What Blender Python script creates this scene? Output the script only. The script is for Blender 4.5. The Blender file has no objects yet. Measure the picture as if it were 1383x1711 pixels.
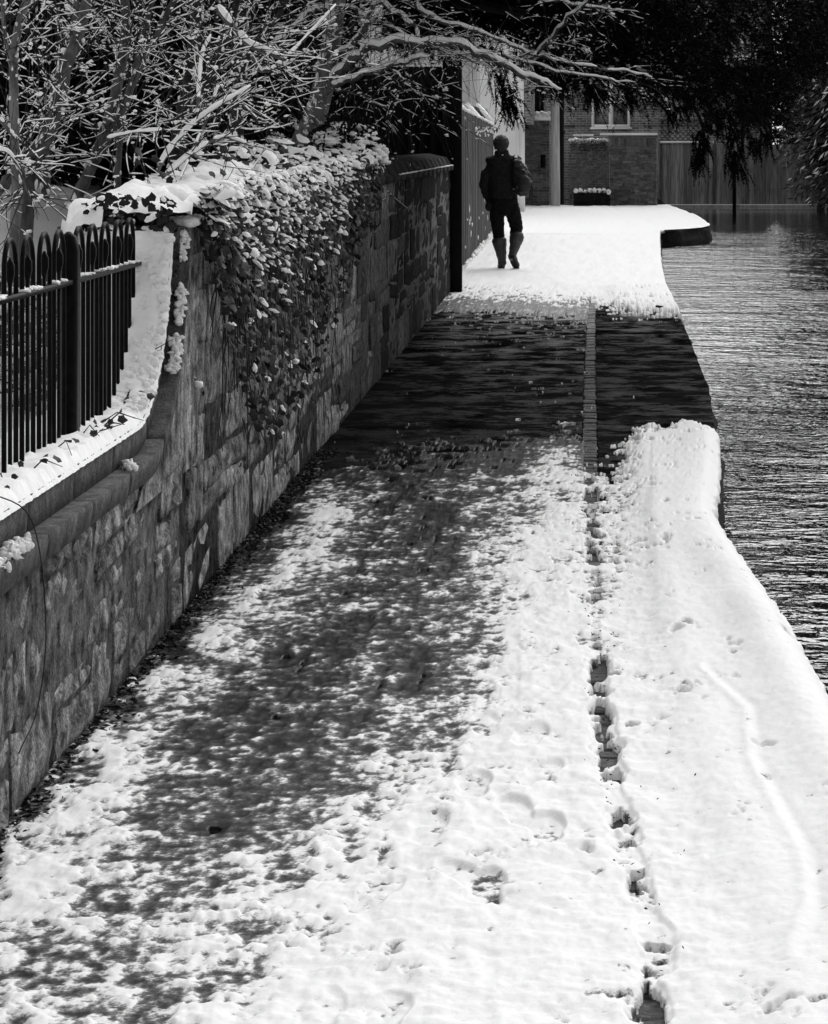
import bpy, bmesh, math, random
import numpy as np
from mathutils import Vector, Matrix

random.seed(7)
RNG = np.random.default_rng(11)
R = math.radians
C = bpy.context.scene.collection
SC = bpy.context.scene

# ------------------------------------------------------------------ camera
F = 4400.0            # focal length in photograph pixels
VX, VY = 960.0, 240.0  # where the path's direction vanishes in the photograph
EYE = 1.65
cam_d = bpy.data.cameras.new('camera')
cam = bpy.data.objects.new('camera', cam_d); C.objects.link(cam)
cam.location = (0, 0, EYE); cam.rotation_euler = (R(90), 0, 0)
cam_d.sensor_fit = 'HORIZONTAL'; cam_d.sensor_width = 36.0
cam_d.lens = F / 1383.0 * 36.0
cam_d.shift_x = -(VX - 691.5) / 1383.0
cam_d.shift_y = -(855.5 - VY) / 1383.0
cam_d.clip_start = 0.1; cam_d.clip_end = 2000
SC.camera = cam

# ------------------------------------------------------------------ sky and sun
SUN_EL, SUN_AZ = 42.0, 14.0      # azimuth measured from +Y towards +X
w = bpy.data.worlds.new('World'); SC.world = w; w.use_nodes = True
wn = w.node_tree.nodes; wl = w.node_tree.links
for n in list(wn): wn.remove(n)
sky = wn.new('ShaderNodeTexSky'); sky.sky_type = 'NISHITA'; sky.sun_disc = False
sky.sun_elevation = R(SUN_EL); sky.sun_rotation = R(SUN_AZ)
sky.air_density = 1.3; sky.dust_density = 2.4; sky.ozone_density = 1.0
bw = wn.new('ShaderNodeRGBToBW'); bg = wn.new('ShaderNodeBackground'); wo = wn.new('ShaderNodeOutputWorld')
bg.inputs['Strength'].default_value = 0.15
wl.new(sky.outputs['Color'], bw.inputs['Color']); wl.new(bw.outputs['Val'], bg.inputs['Color']); wl.new(bg.outputs['Background'], wo.inputs['Surface'])
sl = bpy.data.lights.new('sun', 'SUN'); sl.energy = 0.8; sl.angle = R(60); sl.color = (1, 1, 1)
so = bpy.data.objects.new('sun', sl); C.objects.link(so)
sd = Vector((math.sin(R(SUN_AZ)) * math.cos(R(SUN_EL)), math.cos(R(SUN_AZ)) * math.cos(R(SUN_EL)), math.sin(R(SUN_EL))))
so.rotation_euler = sd.to_track_quat('Z', 'Y').to_euler(); so.location = (4, -6, 12)
SC.view_settings.view_transform = 'Standard'; SC.view_settings.look = 'None'
SC.view_settings.exposure = 0.6; SC.view_settings.gamma = 1.0

# ------------------------------------------------------------------ pixel helpers (a pixel plus a distance gives a point)
def at(px, py, Y): return Vector(((px - VX) * Y / F, Y, EYE - (py - VY) * Y / F))
def YG(py): return EYE * F / (py - VY)

# ------------------------------------------------------------------ noise
def _hash(ix, iy, seed):
    h = (ix.astype(np.int64) * 374761393 + iy.astype(np.int64) * 668265263 + seed * 982451653) & 0xffffffff
    h = ((h ^ (h >> 13)) * 1274126177) & 0xffffffff
    return (h ^ (h >> 16)) & 0xffff
def perlin(x, y, seed=0):
    x = np.asarray(x, float); y = np.asarray(y, float)
    ix = np.floor(x); iy = np.floor(y); fx = x - ix; fy = y - iy
    u = fx * fx * fx * (fx * (fx * 6 - 15) + 10); v = fy * fy * fy * (fy * (fy * 6 - 15) + 10)
    def g(dx, dy):
        a = _hash(ix + dx, iy + dy, seed) / 65536.0 * 2 * np.pi
        return np.cos(a) * (fx - dx) + np.sin(a) * (fy - dy)
    a = g(0, 0); b = g(1, 0); c = g(0, 1); d = g(1, 1)
    return 1.4 * ((a + u * (b - a)) + v * ((c + u * (d - c)) - (a + u * (b - a))))
def fbm(x, y, seed=0, oct=4, gain=.5):
    s = 0; a = 1.0
    for o in range(oct):
        s = s + a * perlin(x * 2 ** o, y * 2 ** o, seed + 17 * o); a *= gain
    return s
def sstep(a, b, x):
    t = np.clip((x - a) / (b - a), 0, 1); return t * t * (3 - 2 * t)

# ------------------------------------------------------------------ mesh builder
ICO_V = None
def _ico():
    bm = bmesh.new(); bmesh.ops.create_icosphere(bm, subdivisions=1, radius=1)
    v = np.array([x.co[:] for x in bm.verts]); f = [[q.index for q in p.verts] for p in bm.faces]
    bm2 = bmesh.new(); bmesh.ops.create_icosphere(bm2, subdivisions=2, radius=1)
    v2 = np.array([x.co[:] for x in bm2.verts]); f2 = [[q.index for q in p.verts] for p in bm2.faces]
    bm.free(); bm2.free()
    return (v, np.array(f)), (v2, np.array(f2))
ICO1, ICO2 = _ico()

class MB:
    def __init__(s): s.v = []; s.f = {}; s.n = 0
    def add(s, verts, faces):
        verts = np.asarray(verts, float).reshape(-1, 3); faces = np.asarray(faces, np.int64)
        if len(verts) == 0 or len(faces) == 0: return
        s.f.setdefault(faces.shape[1], []).append(faces + s.n); s.v.append(verts); s.n += len(verts)
    def box(s, x0, x1, y0, y1, z0, z1):
        v = [(x, y, z) for z in (z0, z1) for y in (y0, y1) for x in (x0, x1)]
        s.add(v, [(0, 2, 3, 1), (4, 5, 7, 6), (0, 1, 5, 4), (2, 6, 7, 3), (0, 4, 6, 2), (1, 3, 7, 5)])
    def tube(s, pts, rad, k=6, cap=True, ez=1.0):
        P = np.asarray([tuple(p) for p in pts], float); n = len(P)
        if n < 2: return
        rad = np.broadcast_to(np.asarray(rad, float), (n,))
        T = np.gradient(P, axis=0); T /= np.linalg.norm(T, axis=1, keepdims=True) + 1e-9
        up = np.tile(np.array([0., 0, 1]), (n, 1)); up[np.abs(T[:, 2]) > .9] = (0.0, 1.0, 0)
        A = np.cross(T, up); A /= np.linalg.norm(A, axis=1, keepdims=True) + 1e-9
        for i in range(1, n):
            if np.dot(A[i], A[i - 1]) < 0: A[i] = -A[i]
        B = np.cross(A, T); B[B[:, 2] < -.3] *= 1
        ang = np.arange(k) * 2 * np.pi / k
        V = P[:, None] + rad[:, None, None] * (np.cos(ang)[None, :, None] * A[:, None] + ez * np.sin(ang)[None, :, None] * B[:, None])
        V = V.reshape(-1, 3)
        i = np.arange(n - 1)[:, None] * k; j = np.arange(k)[None]; j2 = (j + 1) % k
        q = np.stack([i + j, i + j2, i + k + j2, i + k + j], -1).reshape(-1, 4)
        s.add(V, q)
        if cap:
            b = s.n - len(V)
            for base, pt in ((0, P[0]), ((n - 1) * k, P[-1])):
                m = s.n; s.v.append(pt.reshape(1, 3)); s.n += 1
                jj = np.arange(k); f = np.stack([b + base + jj, b + base + (jj + 1) % k, np.full(k, m)], -1)
                s.f.setdefault(3, []).append(f)
    def blobs(s, cen, size, rng=RNG, ico=ICO1, amp=.25):
        cen = np.asarray(cen, float).reshape(-1, 3); n = len(cen)
        if n == 0: return
        size = np.broadcast_to(np.asarray(size, float), (n, 3))
        v, f = ico
        a = rng.uniform(0, 6.28, n); ca, sa = np.cos(a), np.sin(a)
        vv = v[None] * (1 + amp * rng.normal(size=(n, len(v), 1)))
        x = vv[..., 0] * ca[:, None] - vv[..., 1] * sa[:, None]; y = vv[..., 0] * sa[:, None] + vv[..., 1] * ca[:, None]
        V = np.stack([x, y, vv[..., 2]], -1) * size[:, None] + cen[:, None]
        s.add(V.reshape(-1, 3), (f[None] + (np.arange(n) * len(v))[:, None, None]).reshape(-1, 3))
    def rhombs(s, cen, u, v):
        n = len(cen)
        if n == 0: return
        V = np.stack([cen - u, cen - v, cen + u, cen + v], 1)
        s.add(V.reshape(-1, 3), np.arange(n * 4).reshape(-1, 4))
    def tris(s, V):
        s.add(V.reshape(-1, 3), np.arange(len(V) * 3).reshape(-1, 3))
    def grid(s, V):
        r, c = V.shape[:2]
        i = np.arange(r - 1)[:, None] * c; j = np.arange(c - 1)[None]
        s.add(V.reshape(-1, 3), np.stack([i + j, i + j + 1, i + c + j + 1, i + c + j], -1).reshape(-1, 4))
    def mesh(s, name, mat=None, smooth=False, weld=False):
        me = bpy.data.meshes.new(name)
        if s.n:
            V = np.concatenate(s.v).astype(np.float32)
            me.vertices.add(len(V)); me.vertices.foreach_set('co', V.ravel())
            li, ls, st = [], [], 0
            for k, fs in s.f.items():
                a = np.concatenate(fs); li.append(a.ravel()); ls.append(st + np.arange(len(a)) * k); st += a.size
            li = np.concatenate(li).astype(np.int32); ls = np.concatenate(ls).astype(np.int32)
            me.loops.add(len(li)); me.loops.foreach_set('vertex_index', li)
            me.polygons.add(len(ls)); me.polygons.foreach_set('loop_start', ls)
            if smooth: me.polygons.foreach_set('use_smooth', np.ones(len(ls), bool))
            me.update(calc_edges=True)
        if mat: me.materials.append(mat)
        return me
    def build(s, name, mat, parent=None, smooth=False, kind=None):
        return link(name, s.mesh(name, mat, smooth), parent, kind)

def link(name, me, parent=None, kind=None):
    o = bpy.data.objects.new(name, me); C.objects.link(o)
    if parent is not None: o.parent = parent; o.matrix_parent_inverse = parent_inv(parent)
    if kind: o['kind'] = kind
    return o
def parent_inv(p): return Matrix.LocRotScale(p.location, p.rotation_euler, p.scale).inverted()
def thing(name, label, cat, loc=(0, 0, 0), group=None):
    o = bpy.data.objects.new(name, None); C.objects.link(o); o.location = loc; o.empty_display_size = .2
    return tag(o, label, cat, group)
def tag(o, label, cat, group=None):
    o['label'] = label; o['category'] = cat; o['kind'] = 'thing'
    if group: o['group'] = group
    return o

# ------------------------------------------------------------------ materials (the photograph is monochrome, so everything is grey)
def gmat(name, c0, c1, scale=8, rough=.7, bump=0, bscale=None, stretch=(1, 1, 1), rand=0, coords='Object', detail=6, spec=.3, streak=0, lo=.35, hi=.65, bdist=.01, grain=0, wet=0):
    m = bpy.data.materials.new(name); m.use_nodes = True
    nt = m.node_tree; N = nt.nodes; L = nt.links; b = N['Principled BSDF']
    b.inputs['Roughness'].default_value = rough; b.inputs['Specular IOR Level'].default_value = spec
    if coords == 'World':
        g = N.new('ShaderNodeNewGeometry'); co = g.outputs['Position']
    else:
        t = N.new('ShaderNodeTexCoord'); co = t.outputs[coords]
    mp = N.new('ShaderNodeMapping'); mp.inputs['Scale'].default_value = stretch; L.new(co, mp.inputs['Vector'])
    no = N.new('ShaderNodeTexNoise'); no.inputs['Scale'].default_value = scale; no.inputs['Detail'].default_value = detail; no.inputs['Roughness'].default_value = .65
    L.new(mp.outputs['Vector'], no.inputs['Vector'])
    cr = N.new('ShaderNodeValToRGB'); cr.color_ramp.elements[0].position = lo; cr.color_ramp.elements[1].position = hi
    cr.color_ramp.elements[0].color = (c0, c0, c0, 1); cr.color_ramp.elements[1].color = (c1, c1, c1, 1)
    L.new(no.outputs['Fac'], cr.inputs['Fac']); col = cr.outputs['Color']
    def mul(col, val_socket):
        mx = N.new('ShaderNodeMix'); mx.data_type = 'RGBA'; mx.blend_type = 'MULTIPLY'; mx.inputs[0].default_value = 1
        L.new(col, mx.inputs[6]); L.new(val_socket, mx.inputs[7]); return mx.outputs[2]
    if rand:
        oi = N.new('ShaderNodeObjectInfo'); mr = N.new('ShaderNodeMapRange'); mr.inputs['To Min'].default_value = 1 - rand; mr.inputs['To Max'].default_value = 1 + rand
        L.new(oi.outputs['Random'], mr.inputs['Value']); col = mul(col, mr.outputs['Result'])
    if streak:
        mp2 = N.new('ShaderNodeMapping'); mp2.inputs['Scale'].default_value = (14, 14, 1.2); L.new(co, mp2.inputs['Vector'])
        n2 = N.new('ShaderNodeTexNoise'); n2.inputs['Scale'].default_value = 1.0; n2.inputs['Detail'].default_value = 5; L.new(mp2.outputs['Vector'], n2.inputs['Vector'])
        m2 = N.new('ShaderNodeMapRange'); m2.inputs['From Min'].default_value = .3; m2.inputs['From Max'].default_value = .7; m2.inputs['To Min'].default_value = 1 - streak; m2.inputs['To Max'].default_value = 1 + streak * .6
        L.new(n2.outputs['Fac'], m2.inputs['Value']); col = mul(col, m2.outputs['Result'])
    if wet:
        n5 = N.new('ShaderNodeTexNoise'); n5.inputs['Scale'].default_value = 2.5; n5.inputs['Detail'].default_value = 10; n5.inputs['Roughness'].default_value = .8; L.new(co, n5.inputs['Vector'])
        m5 = N.new('ShaderNodeMapRange'); m5.inputs['From Min'].default_value = .50; m5.inputs['From Max'].default_value = .66; m5.inputs['To Min'].default_value = 0; m5.inputs['To Max'].default_value = wet
        L.new(n5.outputs['Fac'], m5.inputs['Value']); L.new(m5.outputs['Result'], b.inputs['Specular IOR Level'])
    if grain:
        n4 = N.new('ShaderNodeTexNoise'); n4.inputs['Scale'].default_value = 110; n4.inputs['Detail'].default_value = 6; n4.inputs['Roughness'].default_value = .75; L.new(co, n4.inputs['Vector'])
        m4 = N.new('ShaderNodeMapRange'); m4.inputs['From Min'].default_value = .34; m4.inputs['From Max'].default_value = .66; m4.inputs['To Min'].default_value = 1 - grain; m4.inputs['To Max'].default_value = 1 + grain
        L.new(n4.outputs['Fac'], m4.inputs['Value']); col = mul(col, m4.outputs['Result'])
    L.new(col, b.inputs['Base Color'])
    if bump:
        n3 = N.new('ShaderNodeTexNoise'); n3.inputs['Scale'].default_value = bscale or scale * 4; n3.inputs['Detail'].default_value = 8; n3.inputs['Roughness'].default_value = .7
        L.new(mp.outputs['Vector'], n3.inputs['Vector'])
        bp = N.new('ShaderNodeBump'); bp.inputs['Strength'].default_value = bump; bp.inputs['Distance'].default_value = bdist
        L.new(n3.outputs['Fac'], bp.inputs['Height']); L.new(bp.outputs['Normal'], b.inputs['Normal'])
    return m

M = {}
M['snow'] = gmat('fresh_snow', .80, .88, 30, .7, .5, 45, coords='World', spec=.2, bdist=.006)
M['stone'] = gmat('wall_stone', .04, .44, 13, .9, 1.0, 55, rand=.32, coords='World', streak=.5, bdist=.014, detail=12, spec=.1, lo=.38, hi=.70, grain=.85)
M['stone_dark'] = gmat('damp_shade_stone', .006, .035, 16, .9, 1.0, 55, rand=.4, coords='World', streak=.5, bdist=.03, detail=12, spec=.05, grain=.5)  # damp and the yew's shade, both put into the stone colour
M['stone_mid'] = gmat('damp_half_shade_stone', .02, .13, 16, .9, 1.0, 55, rand=.4, coords='World', streak=.5, bdist=.014, detail=12, spec=.05, grain=.8)  # in-between tone leading into the damp, shade-darkened stone
M['coping_dark'] = gmat('damp_shade_coping', .012, .045, 18, .9, 1.0, 70, rand=.2, coords='World', bdist=.012, spec=.05, grain=.5)  # coping colour darkened for damp and yew shade together
M['mortar'] = gmat('mortar', .03, .24, 14, .95, 1.0, 60, coords='World', spec=.03, bdist=.03, grain=.6)
M['coping'] = gmat('coping_stone', .03, .13, 18, .85, 1.0, 70, rand=.15, coords='World', streak=.22, bdist=.012, grain=.6)
M['iron'] = gmat('black_paint', .002, .006, 30, .4, .2, 80, coords='World', spec=.04)
M['asphalt'] = gmat('wet_asphalt', .003, .024, 2.2, .5, .8, 150, coords='World', spec=0, bdist=.005, grain=.6, wet=.05, detail=12)
M['soil'] = gmat('dark_soil', .003, .02, 3, .6, .8, 140, coords='World', bdist=.005, spec=0, grain=.8, wet=.06, detail=10)
M['sett'] = gmat('granite_sett', .02, .10, 40, .5, .8, 120, rand=.5, coords='World', bdist=.006, spec=.05)
M['bankstone'] = gmat('bank_stone', .006, .025, 8, .8, 1.0, 40, coords='World', bdist=.03, spec=.08)
M['bark'] = gmat('bark', .035, .12, 25, .85, .8, 60, stretch=(1, 1, .3), coords='World', bdist=.01)
M['bark_light'] = gmat('pale_bark', .07, .20, 22, .8, .8, 60, stretch=(1, 1, .35), coords='World', bdist=.01)
M['bark_dark'] = gmat('dark_bark', .006, .03, 20, .9, .8, 50, coords='World', bdist=.01)
M['twig'] = gmat('twig_bark', .015, .06, 30, .9, coords='World', spec=.08)
M['needle'] = gmat('yew_needle', .003, .009, 12, .7, coords='World', spec=.04)
M['evergreen'] = gmat('evergreen_leaf', .003, .012, 10, .7, coords='World', spec=.06)
M['ivy'] = gmat('ivy_leaf', .008, .035, 14, .6, rand=.4, coords='World', spec=.15)
M['laurel'] = gmat('laurel_leaf', .02, .09, 6, .45, coords='World', spec=.35)
M['brick'] = gmat('brick', .04, .13, 12, .9, .3, rand=.45, coords='World')
M['brickmortar'] = gmat('brick_mortar', .2, .34, 10, .9, coords='World')
M['render'] = gmat('pale_render', .72, .80, 1.5, .8, coords='World')
M['render_dull'] = gmat('dull_render', .48, .56, 1.5, .8, coords='World')
M['white'] = gmat('white_paint', .75, .82, 3, .5, coords='World')
M['plank'] = gmat('fence_board', .02, .09, 5, .85, .4, 20, stretch=(6, 6, .5), rand=.4, coords='World')
M['plank_back'] = gmat('grey_fence_board', .08, .24, 5, .85, .4, 20, stretch=(6, 6, .4), rand=.4, coords='World')
M['blackwood'] = gmat('black_timber', .0015, .004, 6, .8, .4, 30, stretch=(6, 6, .5), rand=.2, coords='World', spec=.1)
M['pole'] = gmat('weathered_pole', .28, .5, 6, .8, .4, 20, stretch=(5, 5, .3), coords='World')
M['cloth'] = gmat('dark_cloth', .008, .020, 40, .9, .3, 120, spec=.1)
M['trouser'] = gmat('black_trouser', .004, .009, 40, .9, .3, 120, spec=.1)
M['rubber'] = gmat('boot_rubber', .02, .045, 10, .45, .2, 60, spec=.35)
M['sole'] = gmat('boot_sole', .006, .012, 10, .7)
M['skin'] = gmat('skin', .16, .2, 10, .6)
M['hair'] = gmat('dark_hair', .008, .03, 60, .55, .8, 160, stretch=(1, 1, .3))
M['nylon'] = gmat('bag_nylon', .006, .018, 30, .5, .4, 80, spec=.3)
M['buckle'] = gmat('buckle', .25, .35, 10, .4)
M['glass'] = gmat('window_glass', .10, .3, 1.5, .15, spec=.5)
M['tile'] = gmat('roof_tile', .05, .1, 6, .8, .4)
M['litter'] = gmat('dead_leaf', .006, .03, 20, .7, rand=.3, coords='World')

# brick texture for the far house
def brickmat(name):
    m = bpy.data.materials.new(name); m.use_nodes = True; nt = m.node_tree; N = nt.nodes; L = nt.links; b = N['Principled BSDF']
    b.inputs['Roughness'].default_value = .9
    g = N.new('ShaderNodeNewGeometry'); sp = N.new('ShaderNodeSeparateXYZ'); cb = N.new('ShaderNodeCombineXYZ')
    L.new(g.outputs['Position'], sp.inputs[0]); ad = N.new('ShaderNodeMath'); ad.operation = 'ADD'
    L.new(sp.outputs['X'], ad.inputs[0]); L.new(sp.outputs['Y'], ad.inputs[1]); L.new(ad.outputs[0], cb.inputs['X']); L.new(sp.outputs['Z'], cb.inputs['Y'])
    t = N.new('ShaderNodeTexBrick'); t.inputs['Scale'].default_value = 1; t.inputs['Brick Width'].default_value = .225; t.inputs['Row Height'].default_value = .075; t.inputs['Mortar Size'].default_value = .012
    t.inputs['Color1'].default_value = (.07, .07, .07, 1); t.inputs['Color2'].default_value = (.18, .18, .18, 1); t.inputs['Mortar'].default_value = (.28, .28, .28, 1)
    L.new(cb.outputs[0], t.inputs['Vector']); L.new(t.outputs['Color'], b.inputs['Base Color']); return m
M['brickfar'] = brickmat('house_brick')

# snow on the path: colour follows the wetness / thickness attribute (slush is really grey, snow really white)
def slushmat():
    m = bpy.data.materials.new('trodden_snow'); m.use_nodes = True; nt = m.node_tree; N = nt.nodes; L = nt.links; b = N['Principled BSDF']
    at_ = N.new('ShaderNodeAttribute'); at_.attribute_name = 'cover'
    g = N.new('ShaderNodeNewGeometry')
    n1 = N.new('ShaderNodeTexNoise'); n1.inputs['Scale'].default_value = 95; n1.inputs['Detail'].default_value = 9; n1.inputs['Roughness'].default_value = .78
    L.new(g.outputs['Position'], n1.inputs['Vector'])
    n0 = N.new('ShaderNodeTexNoise'); n0.inputs['Scale'].default_value = 22; n0.inputs['Detail'].default_value = 10; n0.inputs['Roughness'].default_value = .72; L.new(g.outputs['Position'], n0.inputs['Vector'])
    av = N.new('ShaderNodeMath'); av.operation = 'ADD'; L.new(n1.outputs['Fac'], av.inputs[0]); L.new(n0.outputs['Fac'], av.inputs[1])
    ma = N.new('ShaderNodeMath'); ma.operation = 'MULTIPLY_ADD'; ma.inputs[1].default_value = .55; L.new(av.outputs[0], ma.inputs[0])
    sb = N.new('ShaderNodeMath'); sb.operation = 'SUBTRACT'; sb.inputs[1].default_value = .55; L.new(at_.outputs['Fac'], sb.inputs[0]); L.new(sb.outputs[0], ma.inputs[2])
    cr = N.new('ShaderNodeValToRGB'); e = cr.color_ramp.elements
    e[0].position = 0.02; e[0].color = (.008,) * 3 + (1,)
    e[1].position = 1.0; e[1].color = (.87,) * 3 + (1,)
    for p, c in ((.2, .010), (.32, .03), (.45, .13), (.52, .45), (.58, .82)):
        x = e.new(p); x.color = (c, c, c, 1)
    L.new(ma.outputs[0], cr.inputs['Fac']); L.new(cr.outputs['Color'], b.inputs['Base Color'])
    rr = N.new('ShaderNodeMapRange'); rr.inputs['From Min'].default_value = .1; rr.inputs['From Max'].default_value = .6; rr.inputs['To Min'].default_value = .35; rr.inputs['To Max'].default_value = .75
    L.new(at_.outputs['Fac'], rr.inputs['Value']); L.new(rr.outputs['Result'], b.inputs['Roughness'])
    b.inputs['Specular IOR Level'].default_value = .06
    n2 = N.new('ShaderNodeTexNoise'); n2.inputs['Scale'].default_value = 70; n2.inputs['Detail'].default_value = 6; n2.inputs['Roughness'].default_value = .7
    L.new(g.outputs['Position'], n2.inputs['Vector'])
    bp = N.new('ShaderNodeBump'); bp.inputs['Strength'].default_value = .5; bp.inputs['Distance'].default_value = .004
    L.new(n2.outputs['Fac'], bp.inputs['Height']); L.new(bp.outputs['Normal'], b.inputs['Normal'])
    return m
M['slush'] = slushmat()

def watermat():
    m = bpy.data.materials.new('river_water'); m.use_nodes = True; nt = m.node_tree; N = nt.nodes; L = nt.links; b = N['Principled BSDF']
    b.inputs['Base Color'].default_value = (.006, .006, .006, 1); b.inputs['Roughness'].default_value = .03; b.inputs['IOR'].default_value = 1.33
    b.inputs['Specular IOR Level'].default_value = .5
    g = N.new('ShaderNodeNewGeometry'); prev = None
    ng = N.new('ShaderNodeTexNoise'); ng.inputs['Scale'].default_value = .35; ng.inputs['Detail'].default_value = 3; L.new(g.outputs['Position'], ng.inputs['Vector'])
    mg = N.new('ShaderNodeMapRange'); mg.inputs['From Min'].default_value = .38; mg.inputs['From Max'].default_value = .62; mg.inputs['To Min'].default_value = .45; mg.inputs['To Max'].default_value = 1.0; L.new(ng.outputs['Fac'], mg.inputs['Value'])
    sy = N.new('ShaderNodeSeparateXYZ'); L.new(g.outputs['Position'], sy.inputs[0]); my = N.new('ShaderNodeMapRange'); my.inputs['From Min'].default_value = 46; my.inputs['From Max'].default_value = 66; my.inputs['To Min'].default_value = 1.0; my.inputs['To Max'].default_value = .10
    L.new(sy.outputs['Y'], my.inputs['Value']); mm = N.new('ShaderNodeMath'); mm.operation = 'MULTIPLY'; L.new(my.outputs['Result'], mm.inputs[0]); L.new(mg.outputs['Result'], mm.inputs[1])
    for sc, dist, stv in ((1.1, .13, (.75, 1, 1)), (4.6, .066, (.75, 1, 1)), (15, .026, (.9, 1, 1))):
        mp = N.new('ShaderNodeMapping'); mp.inputs['Scale'].default_value = stv; mp.inputs['Rotation'].default_value = (0, 0, R(12)); L.new(g.outputs['Position'], mp.inputs['Vector'])
        no = N.new('ShaderNodeTexNoise'); no.inputs['Scale'].default_value = sc; no.inputs['Detail'].default_value = 2; L.new(mp.outputs['Vector'], no.inputs['Vector'])
        bp = N.new('ShaderNodeBump'); bp.inputs['Distance'].default_value = dist; L.new(mm.outputs[0], bp.inputs['Strength']); L.new(no.outputs['Fac'], bp.inputs['Height'])
        if prev: L.new(prev, bp.inputs['Normal'])
        prev = bp.outputs['Normal']
    L.new(prev, b.inputs['Normal']); return m
M['water'] = watermat()

# ================================================================== SETTING
WALLX = -1.37
EY = np.array([2, 5, 7.64, 9.1, 10.4, 11.5, 13, 15.1, 17.7, 22.7, 25, 30, 37, 45, 49.6, 50.0, 51.5, 53, 59.5, 66, 69, 80])
EX = np.array([.80, .79, .735, .70, .64, .60, .70, .81, .905, .98, 1.0, 1.03, 1.2, 1.44, 1.60, 2.0, 2.62, 2.72, 2.77, 2.6, 2.5, 2.5])
def edge(Y): return np.interp(Y, EY, EX)
GY = np.array([4, 5, 5.35, 5.8, 6.3, 7.2, 8, 12, 17.7, 26, 40]); GX = np.array([.135, .142, .165, .138, .114, .078, .072, .068, .10, .165, .2])
def gut(Y): return np.interp(Y, GY, GX)
WATER = -.28

m = MB(); m.add([(-600, -200, -1.2), (600, -200, -1.2), (600, 900, -1.2), (-600, 900, -1.2)], [(0, 1, 2, 3)])
m.build('ground', M['snow'], kind='structure')
m = MB(); m.add([(.2, -15, WATER), (60, -15, WATER), (60, 82, WATER), (.2, 82, WATER)], [(0, 1, 2, 3)])
m.build('river', M['water'], kind='structure')

# tarmac path, gutter bed, verge
ys = np.concatenate([np.arange(2, 12, .5), np.arange(12, 50, 1.0), np.arange(50, 83, 1)])
def strip(fl, fr, z, nc=6):
    V = np.zeros((len(ys), nc, 3)); t = np.linspace(0, 1, nc)
    a = np.array([fl(y) for y in ys]); b = np.array([fr(y) for y in ys])
    V[..., 0] = a[:, None] + (b - a)[:, None] * t[None]; V[..., 1] = ys[:, None]; V[..., 2] = z
    q = MB(); q.grid(V); return q
def pathL(y): return WALLX - .05 if y < 29 else (-1.5 if y < 47.2 else -9)
def relief(fl, fr, name, mat, z0, amp, nc, seed, ymax):
    pr_ = np.linspace(1850, 344.5, 480); yr = YG(pr_); a = np.array([fl(y) for y in yr]); b = np.array([float(fr(y)) for y in yr]); t_ = np.linspace(0, 1, nc)
    x = a[:, None] + (b - a)[:, None] * t_; y = np.repeat(yr[:, None], nc, 1)
    z = z0 + np.clip(amp * fbm(x * 3.1 + .6 * perlin(x * 2, y, 3), y * 1.7, seed, 5, .7), -amp, amp * .9)
    q = MB(); q.grid(np.stack([x, y, z], -1)); q.build(name, mat, smooth=True, kind='structure')
relief(pathL, lambda y: gut(y) - .045, 'path', M['asphalt'], -.001, .0014, 130, 201, 70)
relief(lambda y: gut(y) + .045, lambda y: edge(y) - .004, 'verge', M['soil'], .0, .0025, 70, 207, 70)
gutter = strip(lambda y: gut(y) - .05, lambda y: gut(y) + .05, -.035, 3).build('gutter', M['soil'], kind='structure')
# setts in the gutter, one by one
sett_me = []
for k in range(5):
    bm = bmesh.new(); bmesh.ops.create_cube(bm, size=1)
    bmesh.ops.bevel(bm, geom=list(bm.edges), offset=.1, segments=1, affect='EDGES')
    for v in bm.verts: v.co += Vector([random.uniform(-.03, .03) for _ in range(3)])
    me = bpy.data.meshes.new('sett'); bm.to_mesh(me); bm.free(); me.materials.append(M['sett']); sett_me.append(me)
y = 4.4; i = 0
while y < 28.5 and i < 299:
    ln = random.uniform(.085, .15)
    o = link('sett', sett_me[i % 5], gutter)
    o.location = (float(gut(y)) + random.uniform(-.005, .005), y + ln / 2, -.03 + random.uniform(-.005, .007))
    o.scale = (.082, ln - .012, .05); o.rotation_euler = (random.uniform(-.05, .05), random.uniform(-.06, .06), random.uniform(-.04, .04))
    y += ln; i += 1

# river bank face (dark stone edge)
yy = np.concatenate([np.arange(2, 49.5, .25), np.arange(49.5, 53.2, .12), np.arange(53.2, 80, .6)])
zz = np.array([.0, -.03, -.10, -.18, -.27, -.5])
V = np.zeros((len(yy), len(zz), 3))
for j, z in enumerate(zz):
    V[:, j, 0] = edge(yy) + .03 * fbm(yy * 1.5, np.full_like(yy, z * 9), 5) - (.02 if j == 0 else 0) + .03 * (j > 2); V[:, j, 1] = yy; V[:, j, 2] = z
m = MB(); m.grid(V); m.build('river_bank', M['bankstone'], smooth=True, kind='structure')

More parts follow.
